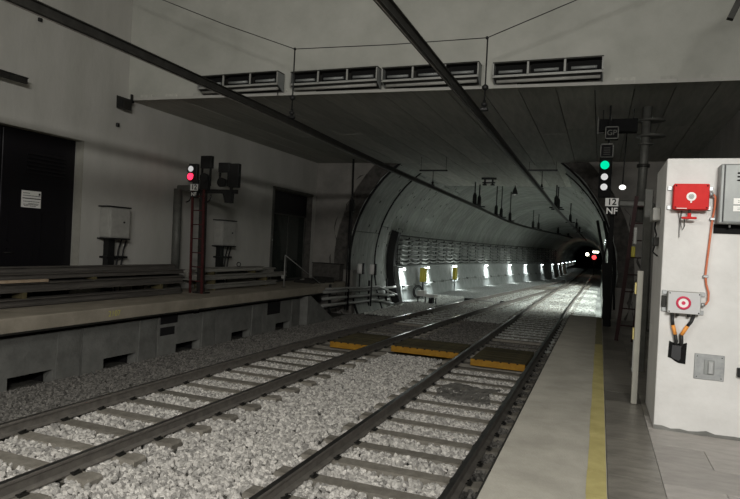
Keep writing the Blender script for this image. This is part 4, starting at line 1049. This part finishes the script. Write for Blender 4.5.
mb = MB(); Y0 = 28.7
pts = [(rx(Y0+1.9*k)+.05, Y0+1.9*k, 2.2) for k in range(26)]
MB().tube(pts, .03, 6).build('upper_pipe', M_dkmetal, label='thin dark pipe above the cable racks on the tunnel wall', cat='pipe')
# hand pipe on plinth
pts = [(wx(28.8+2*k, -.42)+.10, 28.8+2*k, -.42) for k in range(22)]
hp_ = MB().tube(pts, .032, 8).build('hand_pipe', M_cable, label='grey pipe running low along the lit tunnel plinth', cat='pipe')
for k in range(22):
    y = 28.9+2*k; MB().box(wx(y, -.42)-.02, wx(y, -.42)+.14, y-.03, y+.03, -.47, -.37).build('pipe_bracket', M_black, hp_)
# wall lamps
LY = [29.0, 33.6, 40.2, 48, 54.5, 59.5, 66, 72, 79, 87, 97, 108, 120, 132]
for k, y in enumerate(LY):
    z = .46; x = wx(y, .52)
    t = thing('tunnel_lamp', (x+.1, y, z), 'lit white lamp throwing a cone down the tunnel plinth, %s from the arch' % ORD[k], 'lamp', 'lit lamps along the tunnel wall')
    MB().box(x, x+.20, y-.30, y+.30, z+.03, z+.09, .01).build('housing', M_ltgrey, t)
    MB().box(x+.03, x+.19, y-.28, y+.28, z-.04, z+.03, .01).build('diffuser', M_e_tun, t)
    l = bpy.data.lights.new('plinth_light', 'SPOT'); l.energy = 380 if k < 6 else 110; l.color = (.90, .98, 1); l.spot_size = 1.7; l.spot_blend = .8; l.shadow_soft_size = .2
    o = bpy.data.objects.new('plinth_light', l); COL.objects.link(o); o.location = (x+.48, y, z-.02); o.rotation_euler = Vector((-.62, 0, -1)).to_track_quat('-Z', 'Y').to_euler()
    l = bpy.data.lights.new('lamp_spill', 'POINT'); l.energy = 34 if k < 5 else (10 if k < 6 else 1.5); l.color = (.94, 1, .96); l.shadow_soft_size = .15
    o = bpy.data.objects.new('lamp_spill', l); COL.objects.link(o); o.location = (x+.42, y, z)
# lamps high on the right side of the tunnel, hidden by the arch, lighting the track
for k, y in enumerate((31, 36.5, 42, 48, 54)):
    x, z = tr(y)-.35, 2.6
    t = thing('side_lamp', (x, y, z), 'boxed lamp on the right tunnel wall, %s from the arch' % ORD[k], 'lamp', 'lamps on the right tunnel wall')
    MB().box(x, x+.3, y-.25, y+.25, z, z+.12, .01).build('housing', M_ltgrey, t)
    MB().box(x+.02, x+.2, y-.22, y+.22, z-.03, z, .004).build('diffuser', M_e_tun, t)
    area('track_light', (x, y, z-.05), (-1.9, y+.8, -1.1), .5, .2, 260, (.93, 1, .96)).data.spread = 2.2
# yellow boxes, hose coil, trackside machine
for (y, z0, z1, wv, lb) in ((31.7, -.27, .50, .28, 'yellow cabinet on a dark post by the lit tunnel plinth, nearer the arch'), (39.2, -.40, .40, .22, 'narrow dull yellow cabinet on a post deeper along the tunnel plinth')):
    t = thing('yellow_cabinet', (-8.9, y, -1.15), lb, 'cabinet')
    x = wx(y, .4)+.3
    MB().box(x, x+wv, y-.25, y+.25, z0, z1, .02).build('body', M_yelbox, t)
    MB().box(x+wv*.4, x+wv*.6, y-.05, y+.05, -1.15, z0).build('post', M_black, t)
    MB().box(x+.02, x+wv-.02, y-.265, y-.25, z0+.05, z1-.05, .005).build('door', M_yelbox, t)
MB().torus((-9.05, 30.6, -.75), (1, -.6, 0), .33, .035, 24, 6).torus((-9.02, 30.55, -.75), (1, -.6, 0), .26, .03, 24, 6).build('hose_coil', M_cabled, label='black coiled hose hanging on the lit plinth near the arch', cat='hose')
t = thing('track_machine', (-7.9, 28.3, -1.1), 'small pale trackside machine on legs beside the bending rails', 'machine')
MB().box(-8.35, -7.95, 28.1, 28.5, -.78, -.50, .03).box(-7.95, -7.35, 28.15, 28.45, -.80, -.66, .02).build('body', M_white, t)
for (x, y) in ((-8.3, 28.15), (-8.0, 28.45), (-7.4, 28.2)): MB().tube([(x, y, -1.13), (x, y, -.75)], .03, 6).build('leg', M_dkmetal, t)
MB().box(-7.75, -7.55, 28.12, 28.5, -1.1, -.82, .02).build('motor', M_black, t)
t = thing('point_machine', (-6.2, 31.0, -1.1), 'low dark point machine with rods between the bending rails', 'point machine')
MB().box(-6.55, -6.1, 30.8, 31.2, -1.12, -.92, .02).build('casing', M_black, t)
MB().tube([(-6.1, 31, -1.0), (-4.6, 31, -1.0)], .03, 6).build('rod', M_ltgrey, t)
MB().box(-4.7, -4.5, 30.85, 31.15, -1.12, -.93, .02).build('lock_box', M_black, t)
# centre lamp clusters under the vault
t = thing('vault_bracket', (-6.1, 28.3, 4.8), 'dark twin bracket hanging under the flat soffit between the two conductor bars', 'bracket')
BXc = -5.11
MB().box(BXc-.35, BXc+.35, 28.2, 28.3, 5.02, 5.12).box(BXc-.22, BXc-.14, 28.2, 28.3, 4.78, 5.02).box(BXc+.14, BXc+.22, 28.2, 28.3, 4.78, 5.02).box(BXc-.30, BXc+.30, 28.2, 28.3, 4.84, 4.90).box(BXc-.28, BXc-.10, 28.15, 28.35, 4.74, 4.80).box(BXc+.10, BXc+.28, 28.15, 28.35, 4.74, 4.80).build('frame', M_black, t)
t = thing('vault_lamp', (-4.31, 31.5, 4.7), 'small unlit bell lamp hanging from the soffit edge above the tracks', 'lamp')
MB().tube([(-4.31, 31.5, 5.0), (-4.31, 31.5, 5.12)], .025, 6).build('stem', M_black, t)
MB().tube([(-4.31, 31.5, 4.66), (-4.31, 31.5, 4.85), (-4.31, 31.5, 5.02)], [.16, .11, .04], 10).build('shade', M_black, t)
MB().sphere((-4.31, 31.5, 4.67), .07).build('bulb', M_white, t)
# far signal lights
t = thing('tunnel_signal', (-.9, 90, -1.1), 'distant red-lit tunnel signal with a pale lamp at the vanishing track', 'signal')
MB().tube([(-.75, 90, -1.1), (-.75, 90, 2.6)], .06, 6).build('post', M_black, t)
MB().box(-1.1, -.4, 90, 90.2, 1.0, 2.7).build('housing', M_black, t)
MB().sphere((-.78, 89.9, 1.50), .30).build('red_lens', M_e_red2, t, label='glowing red lens')
MB().box(-1.0, -.2, 89.85, 89.95, 2.15, 2.4).build('pale_strip', M_e_warm, t, label='pale lit strip')
MB().sphere((-1.75, 92, 1.9), .24).build('work_lamp', M_e_warm, label='distant pale yellow lamp beside the red tunnel signal', cat='lamp')
# right pier items: vertical hoses at the arch foot
for k, (x, y, lb) in enumerate(((.20, 22.5, 'inner'), (.42, 22.8, 'outer'))):
    MB().tube([(x, y, -1.1), (x+.02, y, .5), (x-.08, y, 1.6), (x-.35, y+.3, 2.9)], .05, 8).build('riser_cable', M_black, label='thick black riser cable climbing the right foot of the arch, the %s of two' % lb, cat='cable', group='riser cables at the arch foot')
